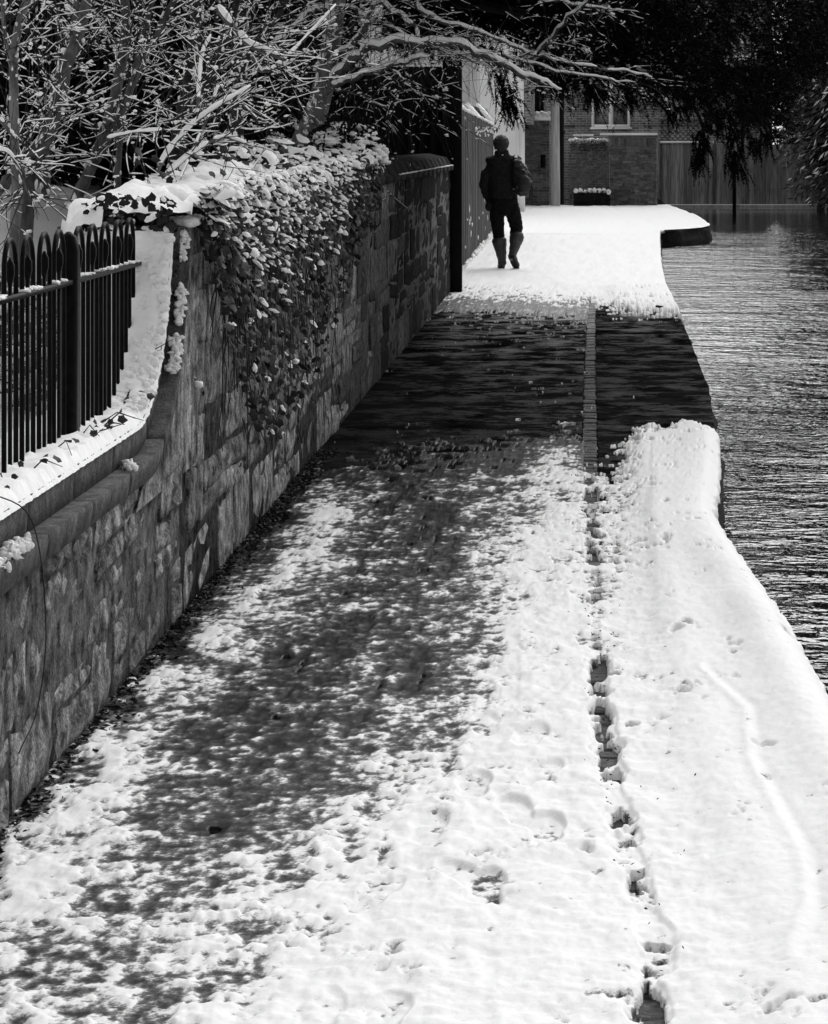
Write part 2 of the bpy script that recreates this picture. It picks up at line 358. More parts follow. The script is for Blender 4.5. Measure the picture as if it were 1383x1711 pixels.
# ------------------------------------------------------------------ snow lying on the path: a relief that thins into slush and bare tarmac
ROWS = [
 (345, [(700, 1), (1300, 1)]), (465, [(760, .95), (1120, 1)]), (490, [(775, .7), (850, .8), (1000, .9), (1110, 1)]),
 (508, [(770, .35), (850, .4), (950, .5), (1000, .6), (1060, .85), (1120, .9)]),
 (525, [(745, .08), (850, .12), (950, .2), (1000, .3), (1060, .55), (1125, .7)]),
 (545, [(700, .05), (850, .10), (950, .08), (1060, .15), (1150, .05)]), (600, [(650, .02), (900, .04), (985, .05), (1060, .02), (1190, 0)]),
 (705, [(560, 0), (880, .03), (1020, .08), (1090, .12), (1200, .1)]),
 (735, [(560, .02), (700, .09), (880, .13), (950, .16), (1020, .2), (1050, .5), (1090, .9), (1200, 1)]),
 (780, [(540, .05), (650, .17), (750, .19), (860, .27), (920, .72), (965, .6), (985, .3), (1030, .62), (1090, .95), (1200, 1)]),
 (820, [(505, .03), (545, .45), (590, .55), (650, .22), (750, .28), (850, .5), (930, .8), (1050, .78), (1100, 1), (1200, 1)]),
 (870, [(470, .03), (520, .82), (585, .62), (640, .28), (750, .36), (830, .58), (920, .85), (1000, .76), (1090, 1), (1200, 1)]),
 (930, [(415, .03), (475, .84), (555, .72), (615, .32), (720, .34), (800, .58), (880, .88), (990, .8), (1100, 1), (1300, 1)]),
 (1000, [(350, .03), (410, .84), (500, .62), (570, .30), (700, .33), (780, .5), (850, .84), (950, .98), (1000, .82), (1100, 1), (1400, 1)]),
 (1070, [(290, .03), (345, .84), (420, .52), (480, .30), (600, .32), (700, .35), (780, .58), (870, .94), (1000, .86), (1100, 1)]),
 (1150, [(205, .03), (260, .88), (330, .56), (400, .28), (500, .27), (620, .40), (700, .32), (780, .55), (870, .94), (950, 1)]),
 (1250, [(120, .03), (180, .92), (250, .58), (330, .30), (430, .27), (530, .36), (620, .46), (700, .58), (800, .92), (900, 1)]),
 (1350, [(40, .05), (95, .95), (200, .86), (260, .48), (350, .35), (450, .40), (550, .58), (650, .87), (750, 1)]),
 (1450, [(-10, .3), (20, .93), (80, .93), (150, .60), (250, .44), (350, .42), (450, .55), (550, .82), (650, .9), (750, 1)]),
 (1550, [(-30, .9), (100, .78), (180, .56), (280, .52), (380, .50), (460, .60), (560, .92), (700, 1)]),
 (1640, [(-30, .6), (60, .34), (150, .42), (250, .52), (350, .74), (450, .88), (600, .95), (700, .98)]),
 (1700, [(-30, .45), (80, .52), (150, .66), (300, .86), (450, .9), (700, .97)]),
 (1800, [(-30, .8), (700, .97)])]
def cover_map(px, py):
    out = np.zeros_like(px); ry = np.array([r[0] for r in ROWS], float)
    vals = np.stack([np.interp(px, [a for a, b in r[1]], [b for a, b in r[1]]) for r in ROWS])
    k = np.clip(np.searchsorted(ry, py) - 1, 0, len(ry) - 2); t = np.clip((py - ry[k]) / (ry[k + 1] - ry[k]), 0, 1)
    idx = np.indices(px.shape)
    a = vals[(k,) + tuple(idx)]; b = vals[(k + 1,) + tuple(idx)]
    return a + (b - a) * t
NR, NCOL, NROLL = 700, 560, 8
pyr = np.linspace(1800, 344.5, NR); Yr = YG(pyr)
XL = np.where(Yr < 29.0, WALLX - .03, np.where(Yr < 47.3, -1.46, -6.0)); XR = edge(Yr)
# finer columns where the frame can see them
tc = np.linspace(0, 1, NCOL)
X = XL[:, None] + (XR - XL)[:, None] * tc[None]; Y = np.repeat(Yr[:, None], NCOL, 1)
PX = VX + X * F / Y; PY = VY + EYE * F / Y
Cv = cover_map(PX, PY)
g = gut(Y); dg = np.abs(X - g)
Cv = Cv - .13 * sstep(.2, .4, Cv) * (1 - sstep(.72, .92, Cv)) * sstep(780, 900, PY) * (1 - .8 * sstep(1250, 1480, PY))
# narrow wheel lines and boot prints pressed into the slush
wheel = np.zeros_like(X)
for x0_ in (-.60, -.50, -.83): wheel += np.exp(-((X - x0_ - .03 * np.sin(Y * .7 + x0_ * 9)) / .013) ** 2) * np.clip(.5 + fbm(Y * 1.3, X * 0 + x0_, 141, 2), 0, 1)
prints = np.zeros_like(X); prs = random.Random(5)
for k in range(64):
    fy = 4.9 + 8.5 * prs.random() ** 1.2; fx = prs.uniform(-1.0, -.05); ro = prs.gauss(0, .18)
    sel = np.abs(Y - fy) < .25
    u_ = (X - fx) * math.cos(ro) + (Y - fy) * math.sin(ro); v_ = -(X - fx) * math.sin(ro) + (Y - fy) * math.cos(ro)
    wd_ = .048 - .012 * np.exp(-((v_ + .03) / .04) ** 2); prints = np.maximum(prints, sel * (1 - sstep(.8, 1.1, np.sqrt((u_ / wd_) ** 2 + (v_ / .145) ** 2))) * prs.uniform(.4, 1))
trk = sstep(700, 900, PY) * (X < g - .05)
Cv = Cv - .06 * wheel * trk - .20 * prints * trk * sstep(.45, .7, Cv)
# bare stretches along the gutter
gy = np.array([(1105, 1), (1310, 1)])
PYn = PY + 24 * fbm(X * 12, Y * 6, 93, 3)
bare = ((PYn > 1108) & (PYn < 1312)) * .85 + ((PYn > 1375) & (PYn < 1425)) * .4 + ((PYn > 1480) & (PYn < 1515)) * .75 + ((PYn > 1590) & (PYn < 1665)) * .45 + ((PYn > 1000) & (PYn < 1600)) * .18 + (PYn > 1662) * .9 + ((PYn > 800) & (PYn < 1010)) * .28 + ((PYn > 500) & (PYn < 800)) * .3
gn = fbm(X * 14, Y * 9, 88, 3); gw_ = .028 * np.clip(1 + .6 * fbm(Y * 6, X * 6, 87, 3), .35, 1.6)
Cv = Cv - bare * np.exp(-(dg / gw_) ** 4) * (Y < 40) * np.clip(.8 + 1.0 * gn, 0, 1.2) + .55 * np.clip(gn + .1, 0, .6) * np.exp(-(dg / .03) ** 4) * ((PY > 505) & (PY < 800)) * 1.6
Cv = Cv - .12 * np.exp(-((X - g - .1) / .12) ** 2) * ((PY > 780) & (PY < 1100))
n_big = fbm(X * 2.2, Y * 1.6, 3, 3); n_mid = fbm(X * 7, Y * 5, 21, 3); n_fine = fbm(X * 26, Y * 18, 40, 3)
spots = np.clip(fbm(X * 5, Y * 4, 77, 3) - .72, 0, 1) * 4 * (PY > 780)
n_grit = fbm(X * 60, Y * 34, 57, 3)
t = (Cv - .5) * 2 + .32 * n_big + .55 * n_mid + .30 * n_fine + .08 * n_grit + .32 * fbm(X * 13, Y * 1.5, 66, 3) * (X < g - .04) - spots * (X < g + .12)
t = np.where(PY < 480, 1.2, t)
slushy = sstep(.10, .34, Cv) * (X < g - .04) * sstep(720, 960, PY + 40 * n_mid)
t = np.where((slushy > 0) & (t < 0), t * (1 - .45 * slushy), t)
verge = sstep(0, .25, X - g - .05)
bank = np.exp(-((edge(Y) - X - .10) / .10) ** 2) * (Y < 16)
thr = .02 - 1.15 * sstep(.02, .22, Cv + .05 * n_mid + .04 * n_fine) * (X < g - .03)
deep = sstep(.0, .6, t)
lump = fbm(X * 9, Y * 6, 55, 3); cr_ = fbm(X * 22, Y * 16, 61, 3)
trod = (1 - verge) * (PY > 480)
h = deep * (.009 + .030 * verge * sstep(.04, .3, dg) + .010 * sstep(.9, 1.0, Cv)) + deep * (.0036 * lump * (1 + trod) + .0022 * cr_) * (1 - .9 * sstep(.15, .35, X - g)) - .006 * deep * prints - .004 * deep * wheel * trk
h += (.045 - .035 * sstep(9, 12, Y)) * bank * (1 + .5 * fbm(Y * 1.2, X * 0, 91, 2))
Z = np.where(t > thr, .0045 + .0075 * sstep(-1.2, 0, t) + np.maximum(h, 0) + .002 * n_fine * sstep(-.9, .1, t), -.03)
Z = np.where((PY < 480), .016 + .007 * fbm(X * 6, Y * 3, 13, 3) + .016 * fbm(X * 2.2, Y * .8, 16, 3) + .012, Z)
Z = Z - .014 * np.exp(-(dg / .03) ** 4) * (t < .05) * (Y < 40)
# a shallow curved rut in the verge snow
rut_y = np.array([1150, 1220, 1300, 1400, 1470, 1560, 1640]); rut_x = np.array([1180, 1255, 1262, 1310, 1350, 1360, 1330])
rx = np.interp(PY, rut_y, rut_x); dr = (PX - rx) / F * Y
Z += ((PY > 1140) & (PY < 1650)) * (.004 * np.exp(-((dr + .02) / .016) ** 2) - .004 * np.exp(-((dr - .012) / .016) ** 2))
# rounded edge over the water
de = np.clip((edge(Y) - X) / .07, 0, 1); Z -= .035 * (1 - de) ** 2 * (Y < 16.5)
cover = np.clip(.5 + .5 * (t * np.where(t < 0, .92, .62) + (.24 * n_fine + .14 * n_grit) * sstep(-1.1, -.2, t)), 0, 1)
roll = []
for k in range(1, NROLL + 1):
    a = k / NROLL
    rx_ = XR + .018 * math.sin(a * 1.7) + .010 * fbm(Yr * 9, Yr * 0 + k * .1, 31, 3); rz = Z[:, -1] - .06 * a ** 1.6 * (1 + .5 * fbm(Yr * 6, Yr * 0, 33, 3))
    roll.append(np.stack([rx_, Yr, rz], -1))
G = np.concatenate([np.stack([X, Y, Z], -1), np.stack(roll, 1)], 1)
keep_edge = ((t[:, -1] > 0) & (Yr < 49.4))
tt = np.concatenate([t - thr, np.repeat(np.where(keep_edge, 1.0, -2.0)[:, None], NROLL, 1)], 1)
cc = np.concatenate([cover, np.repeat(cover[:, -1:], NROLL, 1)], 1)
r_, c_ = G.shape[:2]
ii = np.arange(r_ - 1)[:, None] * c_ + np.arange(c_ - 1)[None]
tmax = np.maximum(np.maximum(tt[:-1, :-1], tt[1:, :-1]), np.maximum(tt[:-1, 1:], tt[1:, 1:]))
q = ii[tmax > 0]
quads = np.stack([q, q + 1, q + c_ + 1, q + c_], -1)
used = np.zeros(r_ * c_, bool); used[quads.ravel()] = True
remap = np.cumsum(used) - 1
m = MB(); m.add(G.reshape(-1, 3)[used], remap[quads])
path_snow = m.build('snow', M['slush'], smooth=True, kind='stuff')
a_ = path_snow.data.attributes.new('cover', 'FLOAT', 'POINT'); a_.data.foreach_set('value', cc.ravel()[used].astype(np.float32))

# ------------------------------------------------------------------ garden ground behind the wall
gx = np.linspace(-14, -1.66, 70); gyv = np.linspace(3, 29, 90)
GXm, GYm = np.meshgrid(gx, gyv)
def garden_z(x, y):
    return .66 + .68 * sstep(1.7, 4.2, -x) + .05 * fbm(x * 1.1, y * 1.1, 8, 3) + .3 * sstep(4.5, 12, -x)
m = MB(); m.grid(np.stack([GXm, GYm, garden_z(GXm, GYm)], -1)); m.build('garden_ground', M['snow'], smooth=True, kind='structure')
# land beyond the fence and across the river
m = MB(); m.add([(2.3, 80.9, .05), (300, 80.9, .05), (300, 400, .4), (2.3, 400, .4)], [(0, 1, 2, 3)])
m.add([(-300, 29.5, -.01), (-1.55, 29.5, -.01), (-1.55, 400, -.01), (-300, 400, -.01)], [(0, 1, 2, 3)])
m.build('land', M['snow'], kind='structure')
m = MB(); m.add([(9.5, -15, -.5), (10.2, -15, .3), (10.2, 80.8, .3), (9.5, 80.8, -.5), (200, -15, 1.0), (200, 80.8, 1.0)], [(0, 1, 2, 3), (1, 4, 5, 2)])
m.build('far_river_bank', M['snow'], kind='structure')

# ================================================================== STONE WALL
def block_mesh(seed, mat='stone'):
    rs = np.random.default_rng(seed); nu, nv = 6, 5
    u = np.linspace(-.5, .5, nu); v = np.linspace(-.5, .5, nv); U, Vv = np.meshgrid(u, v)
    e = np.minimum(.5 - np.abs(U), .5 - np.abs(Vv)); x = .5 - .05 * (e < .01) + .05 * rs.normal(size=U.shape) * (e > .01)
    uu = U * (1 - .02 * (e < .01)) + rs.normal(size=U.shape) * .025; vv = Vv + rs.normal(size=U.shape) * .045
    q = MB(); q.grid(np.stack([x, uu, vv], -1))
    b = [0, nu - 1, nu * nv - 1, nu * nv - nu]
    ring = list(range(nu)) + list(range(2 * nu - 1, nu * nv, nu)) + list(range(nu * nv - 2, nu * nv - nu - 1, -1)) + list(range(nu * nv - 2 * nu, 0, -nu))
    P = np.concatenate(q.v); back = P[ring].copy(); back[:, 0] = -.5
    base = q.n; q.v.append(back); q.n += len(ring); n = len(ring)
    q.f[4].append(np.array([(ring[i], base + i, base + (i + 1) % n, ring[(i + 1) % n]) for i in range(n)]))
    return q.mesh('stone_block', M[mat], True)
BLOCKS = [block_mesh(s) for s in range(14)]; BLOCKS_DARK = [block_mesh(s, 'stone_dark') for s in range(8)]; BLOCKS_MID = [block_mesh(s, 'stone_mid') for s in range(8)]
def blocks(parent, y0, y1, courses, lmin, lmax, xface, limit=None, z0=0.0):
    z = z0; cnt = 0
    for h_ in courses:
        y = y0 + random.uniform(-.0, .0)
        while y < y1 - .05:
            ln = random.uniform(lmin, lmax) * (1 + .012 * (y - y0))
            if y + ln > y1 - .12: ln = y1 - y
            cuts = [(0, 1)] if random.random() > .38 else ([(0, .45), (.45, 1)] if random.random() < .5 else [(0, .6), (.6, 1)])
            for c0, c1 in cuts:
                th = .10 + random.uniform(-.009, .009); hh = h_ * (c1 - c0)
                o = link('stone_block', random.choice((lambda k: BLOCKS if k < 15.8 else BLOCKS_MID if k < 19.2 else BLOCKS_DARK)(y + random.gauss(0, 1.3))), parent)  # blocks darken along the wall: damp plus canopy shade carried by colour
                o.location = (xface - .05 + (th - .10) / 2, y + ln / 2, z + h_ * (c0 + c1) / 2); o.scale = (th, ln - random.uniform(.006, .014), hh - random.uniform(.006, .013))
                o.rotation_euler = (random.gauss(0, .03), 0, random.uniform(-.015, .015)); o.scale.z *= random.uniform(.92, 1.10); o.scale.y *= random.uniform(.96, 1.04); o.location.z += random.gauss(0, .006); cnt += 1
            y += ln
        z += h_
    return cnt

# --- low wall with a swept coping that climbs to the high wall
low = thing('low_stone_wall', 'low stone wall with snowy moulded coping sweeping up, under the black railing', 'wall', (WALLX - .2, 7, 0))
m = MB(); m.box(-1.70, WALLX - .006, 4.2, 9.16, -.1, .60); m.build('wall_core', M['mortar'], low)
blocks(low, 4.4, 9.18, [.215, .185, .18], .26, .55, WALLX)
RC = .74; YS = 8.38; AMAX = 1.394
def ramp(s):      # arc length -> (Y, Z, normal)  of the coping's upper surface
    L0 = YS - 4.2
    if s < L0: return 4.2 + s, .75, (0, 1)
    a = min((s - L0) / RC, AMAX)
    return YS + RC * math.sin(a), .75 + RC * (1 - math.cos(a)), (-math.sin(a), math.cos(a))
SMAX = (YS - 4.2) + RC * AMAX
def sweep(sec, s0, s1, n, jitter=0):
    """sec: closed list of (X, n) ; returns MB"""
    S = np.linspace(s0, s1, n); V = []
    for s in S:
        y_, z_, (ny, nz) = ramp(s)
        V.append([(x, y_ + ny * k, z_ + nz * k) for x, k in sec])
    V = np.array(V); k = len(sec); q = MB(); i = np.arange(n - 1)[:, None] * k; j = np.arange(k)[None]; j2 = (j + 1) % k
    q.add(V.reshape(-1, 3), np.stack([i + j, i + j2, i + k + j2, i + k + j], -1).reshape(-1, 4))
    q.f.setdefault(k, []).append(np.array([list(range(k))[::-1], [(n - 1) * k + t_ for t_ in range(k)]]))
    return q
s = .05; 
while s < SMAX - .02:
    e_ = min(s + .62, SMAX); nn = 14
    sweep([(-1.395, 0), (-1.40, -.095), (-1.68, -.095), (-1.68, -.0)], s + .003, e_ - .003, nn).build('coping_stone', M['coping'], low)
    sweep([(-1.345, -.098), (-1.343, -.115), (-1.352, -.168), (-1.69, -.168), (-1.69, -.098)], s + .003, e_ - .003, nn).build('string_course', M['coping'], low)
    s = e_
# snow on the coping
def coping_snow(x0, x1, s0, s1, th, seed, ns, nx=9, gate=None, n0=0.0):
    S = np.linspace(s0, s1, ns); xs = np.linspace(x0, x1, nx); V = np.zeros((ns, nx, 3)); K = np.zeros((ns, nx))
    for i, s in enumerate(S):
        y_, z_, (ny, nz) = ramp(s)
        edge_ = .004 * perlin(np.array([s * 22.]), np.array([seed * 1.]), seed)[0] + .003 * perlin(np.array([s * 60.]), np.array([seed * 1.]), seed)[0]
        for j, x in enumerate(xs):
            r_ = min(1, 3.2 * (1 - abs(2 * j / (nx - 1) - 1)))
            hh = th * math.sqrt(max(0, 1 - (1 - r_) ** 2)) * (1 + .4 * fbm(np.array([s * 9.]), np.array([x * 24]), seed, 4)[0])
            gt = 1 if gate is None else gate(s)
            hh = hh * gt - (.012 if (j in (0, nx - 1) or gt <= 0) else 0) + n0
            xx = x + (edge_ if j < 3 else 0)
            V[i, j] = (xx, y_ + ny * hh, z_ + nz * hh)
    q = MB(); q.grid(V); return q
L0 = YS - 4.2
coping_snow(-1.388, -1.72, .2, SMAX - .02, .040, 3, 420, 13).build('snow', M['snow'], low, True, 'stuff')
q = MB()
for s_ in np.arange(.3, SMAX, .0025):
    big = s_ > L0 + .45 or 1.75 < s_ < 2.34
    if not big and not (abs(s_ - L0 + .30) < .035): continue
    if big and perlin(np.array([s_ * 7.]), np.array([.3]), 5)[0] < -.28: continue
    y_, z_, (ny, nz) = ramp(s_); k_ = -.098 + .008
    q.blobs([(-1.366 + random.gauss(0, .009), y_ + ny * k_ + random.gauss(0, .004), z_ + nz * k_ + random.gauss(0, .006))], (random.uniform(.005, .015), random.uniform(.004, .010), random.uniform(.005, .014)), ico=ICO2, amp=.2)
q.build('ledge_snow', M['snow'], low, True, 'stuff')
q = MB()      # crumbly lumps on the steep snow
for _ in range(420):
    s_ = random.uniform(L0 + .1, SMAX); y_, z_, (ny, nz) = ramp(s_); k_ = .030
    q.blobs([(random.uniform(-1.66, -1.39), y_ + ny * k_, z_ + nz * k_)], (random.uniform(.01, .024), random.uniform(.008, .014), random.uniform(.008, .018)), ico=ICO2, amp=.12)
q.build('snow_lumps', M['snow'], low, True, 'stuff')

# --- high wall
high = thing('high_stone_wall', 'tall coursed stone wall hung with snowy ivy along the left of the path', 'wall', (WALLX - .2, 18, 0))
m = MB(); m.box(-1.80, WALLX - .006, 9.16, 28.9, -.1, 1.36)
m.build('wall_core', M['mortar'], high); m = MB()
sp = [(8.2, .50)] + [(YS + (RC + .16) * math.sin(a), .75 + RC - (RC + .16) * math.cos(a)) for a in np.linspace(.0, 1.40, 10)] + [(9.30, 1.36), (9.55, 1.36), (9.55, .50)]
n = len(sp); A = [(WALLX + .004, y_, z_) for y_, z_ in sp]; B = [(-1.74, y_, z_) for y_, z_ in sp]
m.add(A + B, [(i, (i + 1) % n, n + (i + 1) % n, n + i) for i in range(n)]); m.f.setdefault(n, []).append(np.array([list(range(n))]) + m.n - 2 * n)
m.build('spandrel', M['stone'], high)
nb = blocks(high, 9.29, 28.95, [.27, .21, .18, .26, .2, .24], .40, .85, WALLX)
SEC = [(-1.33, 1.362), (-1.325, 1.41), (-1.36, 1.425), (-1.40, 1.50), (-1.58, 1.545), (-1.78, 1.50), (-1.84, 1.41), (-1.84, 1.362)]
def prism_y(sec, y0, y1, q=None):
    q = q or MB(); k = len(sec); b = [(x, y0, z) for x, z in sec] + [(x, y1, z) for x, z in sec]
    q.add(b, [(j, (j + 1) % k, k + (j + 1) % k, k + j) for j in range(k)]); q.f.setdefault(k, []).append(np.array([list(range(k))[::-1], list(range(k, 2 * k))]) + q.n - 2 * k); return q
y = 11.9
while y < 28.9:
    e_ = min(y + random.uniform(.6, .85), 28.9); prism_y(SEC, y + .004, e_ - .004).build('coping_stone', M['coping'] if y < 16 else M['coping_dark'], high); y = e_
# small snow-capped stop block at the wall's near end
m = MB(); m.box(-1.42, WALLX + .03, 9.20, 9.62, 1.26, 1.362); m.build('stop_block', M['stone'], high)
m = MB(); m.blobs([(-1.37 + random.uniform(-.02, .03), 9.19 + random.uniform(0, .4), 1.375) for _ in range(40)], (.035, .04, .018)); m.build('block_snow', M['snow'], high, True, 'stuff')
# thin snow on the coping's lower lip
m = MB()
for _ in range(160):
    y = random.uniform(20, 28.7); m.blobs([(-1.335, y, 1.414)], (.012, .05, .006))
m.build('lip_snow', M['snow'], high, True, 'stuff')

# ================================================================== RAILING
RX = -1.505
rail = thing('railing', 'black bow-topped iron railing on the low stone wall', 'railing', (RX, 7.5, .75))
def rz(y):
    if y < YS: return .75
    return min(1.3, .75 + RC - math.sqrt(max(0, RC ** 2 - min(y - YS, RC) ** 2)))
hoops = [6.11, 6.338, 6.566, 6.793, 7.02, 7.245, 7.474, 7.685, 7.99, 8.219, 8.44, 8.68, 8.907]
hw = .074
for y in hoops:
    pts = [(RX, y - hw, rz(y - hw) - .02), (RX, y - hw, 1.0), (RX, y - hw, 1.31)]
    pts += [(RX, y - hw * math.cos(a), 1.31 + .085 * math.sin(a)) for a in np.linspace(.25, math.pi - .25, 8)]
    pts += [(RX, y + hw, 1.31), (RX, y + hw, 1.0), (RX, y + hw, min(rz(y + hw) - .02, 1.22))]
    m = MB(); m.tube(pts, .0073, 7); m.build('hoop', M['iron'], rail, True)
    m = MB(); m.tube([(RX, y, rz(y) - .02), (RX, y, 1.30)], .0062, 6); m.tube([(RX, y, 1.27), (RX, y, 1.30), (RX, y, 1.325), (RX, y, 1.345)], [.006, .013, .013, .003], 7)
    m.build('spear_bar', M['iron'], rail, True)
m = MB(); m.box(RX - .019, RX + .019, 5.9, 9.13, 1.232, 1.246); m.build('top_rail', M['iron'], rail)
m = MB(); m.tube([(RX, 7.835, .73), (RX, 7.835, 1.33), (RX, 7.835, 1.372), (RX, 7.835, 1.388)], [.033, .033, .024, .006], 10); m.build('post', M['iron'], rail, True)
m = MB()
for _ in range(170):
    y = random.uniform(5.95, 9.1)
    if perlin(np.array([y * 6.]), np.array([.5]), 4)[0] > -.1: m.blobs([(RX + random.uniform(-.012, .012), y, 1.249)], (.016, .022, .006))
m.build('rail_snow', M['snow'], rail, True, 'stuff')

# ================================================================== BRANCHES
def spline(P, n=6):
    P = np.asarray([tuple(p) for p in P], float)
    Q = np.concatenate([2 * P[:1] - P[1:2], P, 2 * P[-1:] - P[-2:-1]]); out = []
    for i in range(1, len(Q) - 2):
        p0, p1, p2, p3 = Q[i - 1:i + 3]
        for t_ in np.arange(n) / n:
            out.append(.5 * (2 * p1 + (p2 - p0) * t_ + (2 * p0 - 5 * p1 + 4 * p2 - p3) * t_ ** 2 + (3 * p1 - p0 - 3 * p2 + p3) * t_ ** 3))
    out.append(P[-1]); return np.array(out)
def snow_line(q, P, rad, amount, th, k=5, sd=0, fat=0.):
    """broken ridge of snow lying on a branch"""
    n = len(P); T = np.gradient(P, axis=0); L = np.linalg.norm(T, axis=1) + 1e-9
    hz = np.linalg.norm(T[:, :2], axis=1) / L
    s_ = np.cumsum(L); g = perlin(s_ * 17 + sd * 3.7, s_ * 0 + sd * .37, sd % 97) + amount - .9 * (1 - hz)
    rad = np.broadcast_to(np.asarray(rad, float), (n,)); i = 0
    while i < n:
        if g[i] > 0:
            j = i
            while j + 1 < n and g[j + 1] > 0: j += 1
            if j > i:
                pp = P[i:j + 1].copy(); rr = rad[i:j + 1] * (.72 + fat * .12) + th * .5 * np.clip(g[i:j + 1] * 1.5, .3, 1.2)
                pp[:, 2] += rad[i:j + 1] * (.6 + fat * .05) + th * .35; pp[:, 1] -= rad[i:j + 1] * fat * .06
                rr[0] *= .6; rr[-1] *= .6
                q.tube(pp, rr, k)
            else:
                q.blobs([P[i] + np.array([0, 0, rad[i] + th * .5])], (th * 1.3 + rad[i] * .6,) * 2 + (th,))
            i = j + 1
        else: i += 1
def twiggy(wood, snow, P, rad, n, lmin, lmax, lvl, up=.25, amount=.05, th=.0045, droop=0, r0=.0026, sub=.6):
    P = np.asarray(P)
    for _ in range(n):
        t_ = random.uniform(.12, 1.0); i = min(int(t_ * (len(P) - 1)), len(P) - 2)
        p = P[i] + (P[i + 1] - P[i]) * random.random(); d0 = P[i + 1] - P[i]; d0 = d0 / (np.linalg.norm(d0) + 1e-9)
        d = np.array([random.gauss(0, 1), random.gauss(0, .8), random.gauss(up, .8)]); d /= np.linalg.norm(d) + 1e-9
        d = d * .8 + d0 * .6; d /= np.linalg.norm(d)
        L = random.uniform(lmin, lmax); pts = [p]; ns = 7
        bend = np.array([random.gauss(0, .14), random.gauss(0, .14), random.gauss(.05, .16) - droop])
        for k in range(ns):
            d = d + bend / ns * 1.6 + np.array([random.gauss(0, .055) for _ in range(3)]); d /= np.linalg.norm(d); pts.append(pts[-1] + d * L / ns)
        pts = np.array(pts); rr = np.linspace(r0, r0 * .4, ns + 1)
        wood.tube(pts, rr, 4, cap=False)
        PP = spline(pts, 4)
        for _k in range(random.choice((0, 0, 0, 1, 1))):
            c = PP[random.randrange(3, len(PP))]; snow.blobs(c[None] + RNG.normal(size=(random.randint(1, 3), 3)) * .007 + np.array([0, 0, .006]), (random.uniform(.005, .013), random.uniform(.005, .010), random.uniform(.003, .007)), amp=.25)
        snow_line(snow, PP, np.linspace(r0, r0 * .4, len(PP)), amount, th, 4, random.randrange(9999))
        if lvl > 1: twiggy(wood, snow, pts, rr, random.randint(1, 3), lmin * sub, lmax * sub, lvl - 1, up, amount, th * .9, droop, r0 * .7)

def px_branch(pts, n=6):    # (px, py, Y)
    return spline([at(*p) for p in pts], n)

# --- leaning bare stems behind the railing, each a small tree of its own
def stem_tree(name, label, stems, mat, ntw, Yb, group='bare snowy trees behind the railing', twk=None, snow_amt=.15):
    p0 = at(*stems[0][0][0]); t_ = thing(name, label, 'tree', (p0.x, p0.y, float(garden_z(np.array(p0.x), np.array(p0.y)))), group)
    trunk, tw, sn = MB(), MB(), MB()
    for pts, w0, w1 in stems:
        P = px_branch(pts, 6); n_ = len(P); Yc = P[:, 1].mean()
        # root the stem in the garden ground
        gz = float(garden_z(P[0][0], P[0][1]))
        if P[0][2] > gz and stems[0][0] is pts: P = np.concatenate([[[P[0][0] - .03, P[0][1], gz - .05]], P])
        rad = np.linspace(w0, w1, len(P)) * Yc / F / 2
        P = P + RNG.normal(size=P.shape) * (rad[:, None] * .10)
        trunk = MB(); trunk.tube(P, rad, 9); trunk.build('trunk' if pts is stems[0][0] else 'stem', mat, t_, True); snow_line(sn, P, rad * .8, snow_amt, .006, 5, random.randrange(999))
        # clumps of snow caught on the stem
        for _ in range(int(16 * len(P) / 20)):
            i = random.randrange(len(P)); r_ = rad[i]
            sn.blobs([P[i] + np.array([random.choice((-1, 1)) * r_ * .8, -r_ * random.uniform(.2, .9), random.uniform(-.05, .05)])], (r_ * random.uniform(.2, .5), r_ * .4, r_ * random.uniform(.4, 1.1)))
        twiggy(tw, sn, P, rad, int(ntw * 1.5), .18, .75, 2, amount=.20, th=.0055, **(twk or {}))
    tw.build('twigs', M['twig'], t_, False, 'stuff'); sn.build('snow', M['snow'], t_, True, 'stuff')
    return t_
stem_tree('bare_tree', 'slim pale upright stem at the left edge behind the railing', [([(28, 300, 11), (25, 240, 11), (23, 110, 11), (27, 60, 11), (40, 15, 11), (60, -40, 11)], 17, 13), ([(24, 130, 11), (8, 60, 10.9), (2, -30, 10.8)], 8, 6)], M['bark_light'], 20, 11)
stem_tree('bare_tree', 'thick leaning twin-stemmed bare tree behind the left end of the railing', [([(45, 345, 11.8), (62, 270, 11.8), (92, 190, 11.8), (112, 110, 11.9), (135, 45, 12), (155, -40, 12)], 27, 18), ([(-5, 320, 11.6), (30, 285, 11.7), (66, 240, 11.8)], 20, 17), ([(75, 330, 11.9), (84, 230, 12), (92, 140, 12.1), (120, 60, 12.2), (132, -40, 12.2)], 15, 10)], M['bark'], 22, 12)
stem_tree('bare_tree', 'bare tree with two forking stems above the middle of the railing', [([(128, 330, 12.2), (165, 250, 12.2), (195, 150, 12.3), (208, 60, 12.4), (205, -40, 12.4)], 22, 15), ([(150, 285, 12.2), (190, 215, 12.2), (225, 130, 12.2), (255, 75, 12.3), (300, -20, 12.3)], 15, 10), ([(195, 320, 12.5), (202, 230, 12.5), (225, 120, 12.6), (250, 20, 12.6), (262, -40, 12.6)], 11, 8)], M['bark'], 22, 12)
stem_tree('bare_tree', 'dark straight trunk rising behind the snowy end of the wall', [([(285, 320, 13.4), (300, 220, 13.4), (312, 150, 13.5), (322, 80, 13.5), (334, -40, 13.6)], 26, 19), ([(320, 190, 13.4), (348, 135, 13.3), (378, 70, 13.2), (402, -30, 13.2)], 15, 11)], M['bark_dark'], 22, 13)
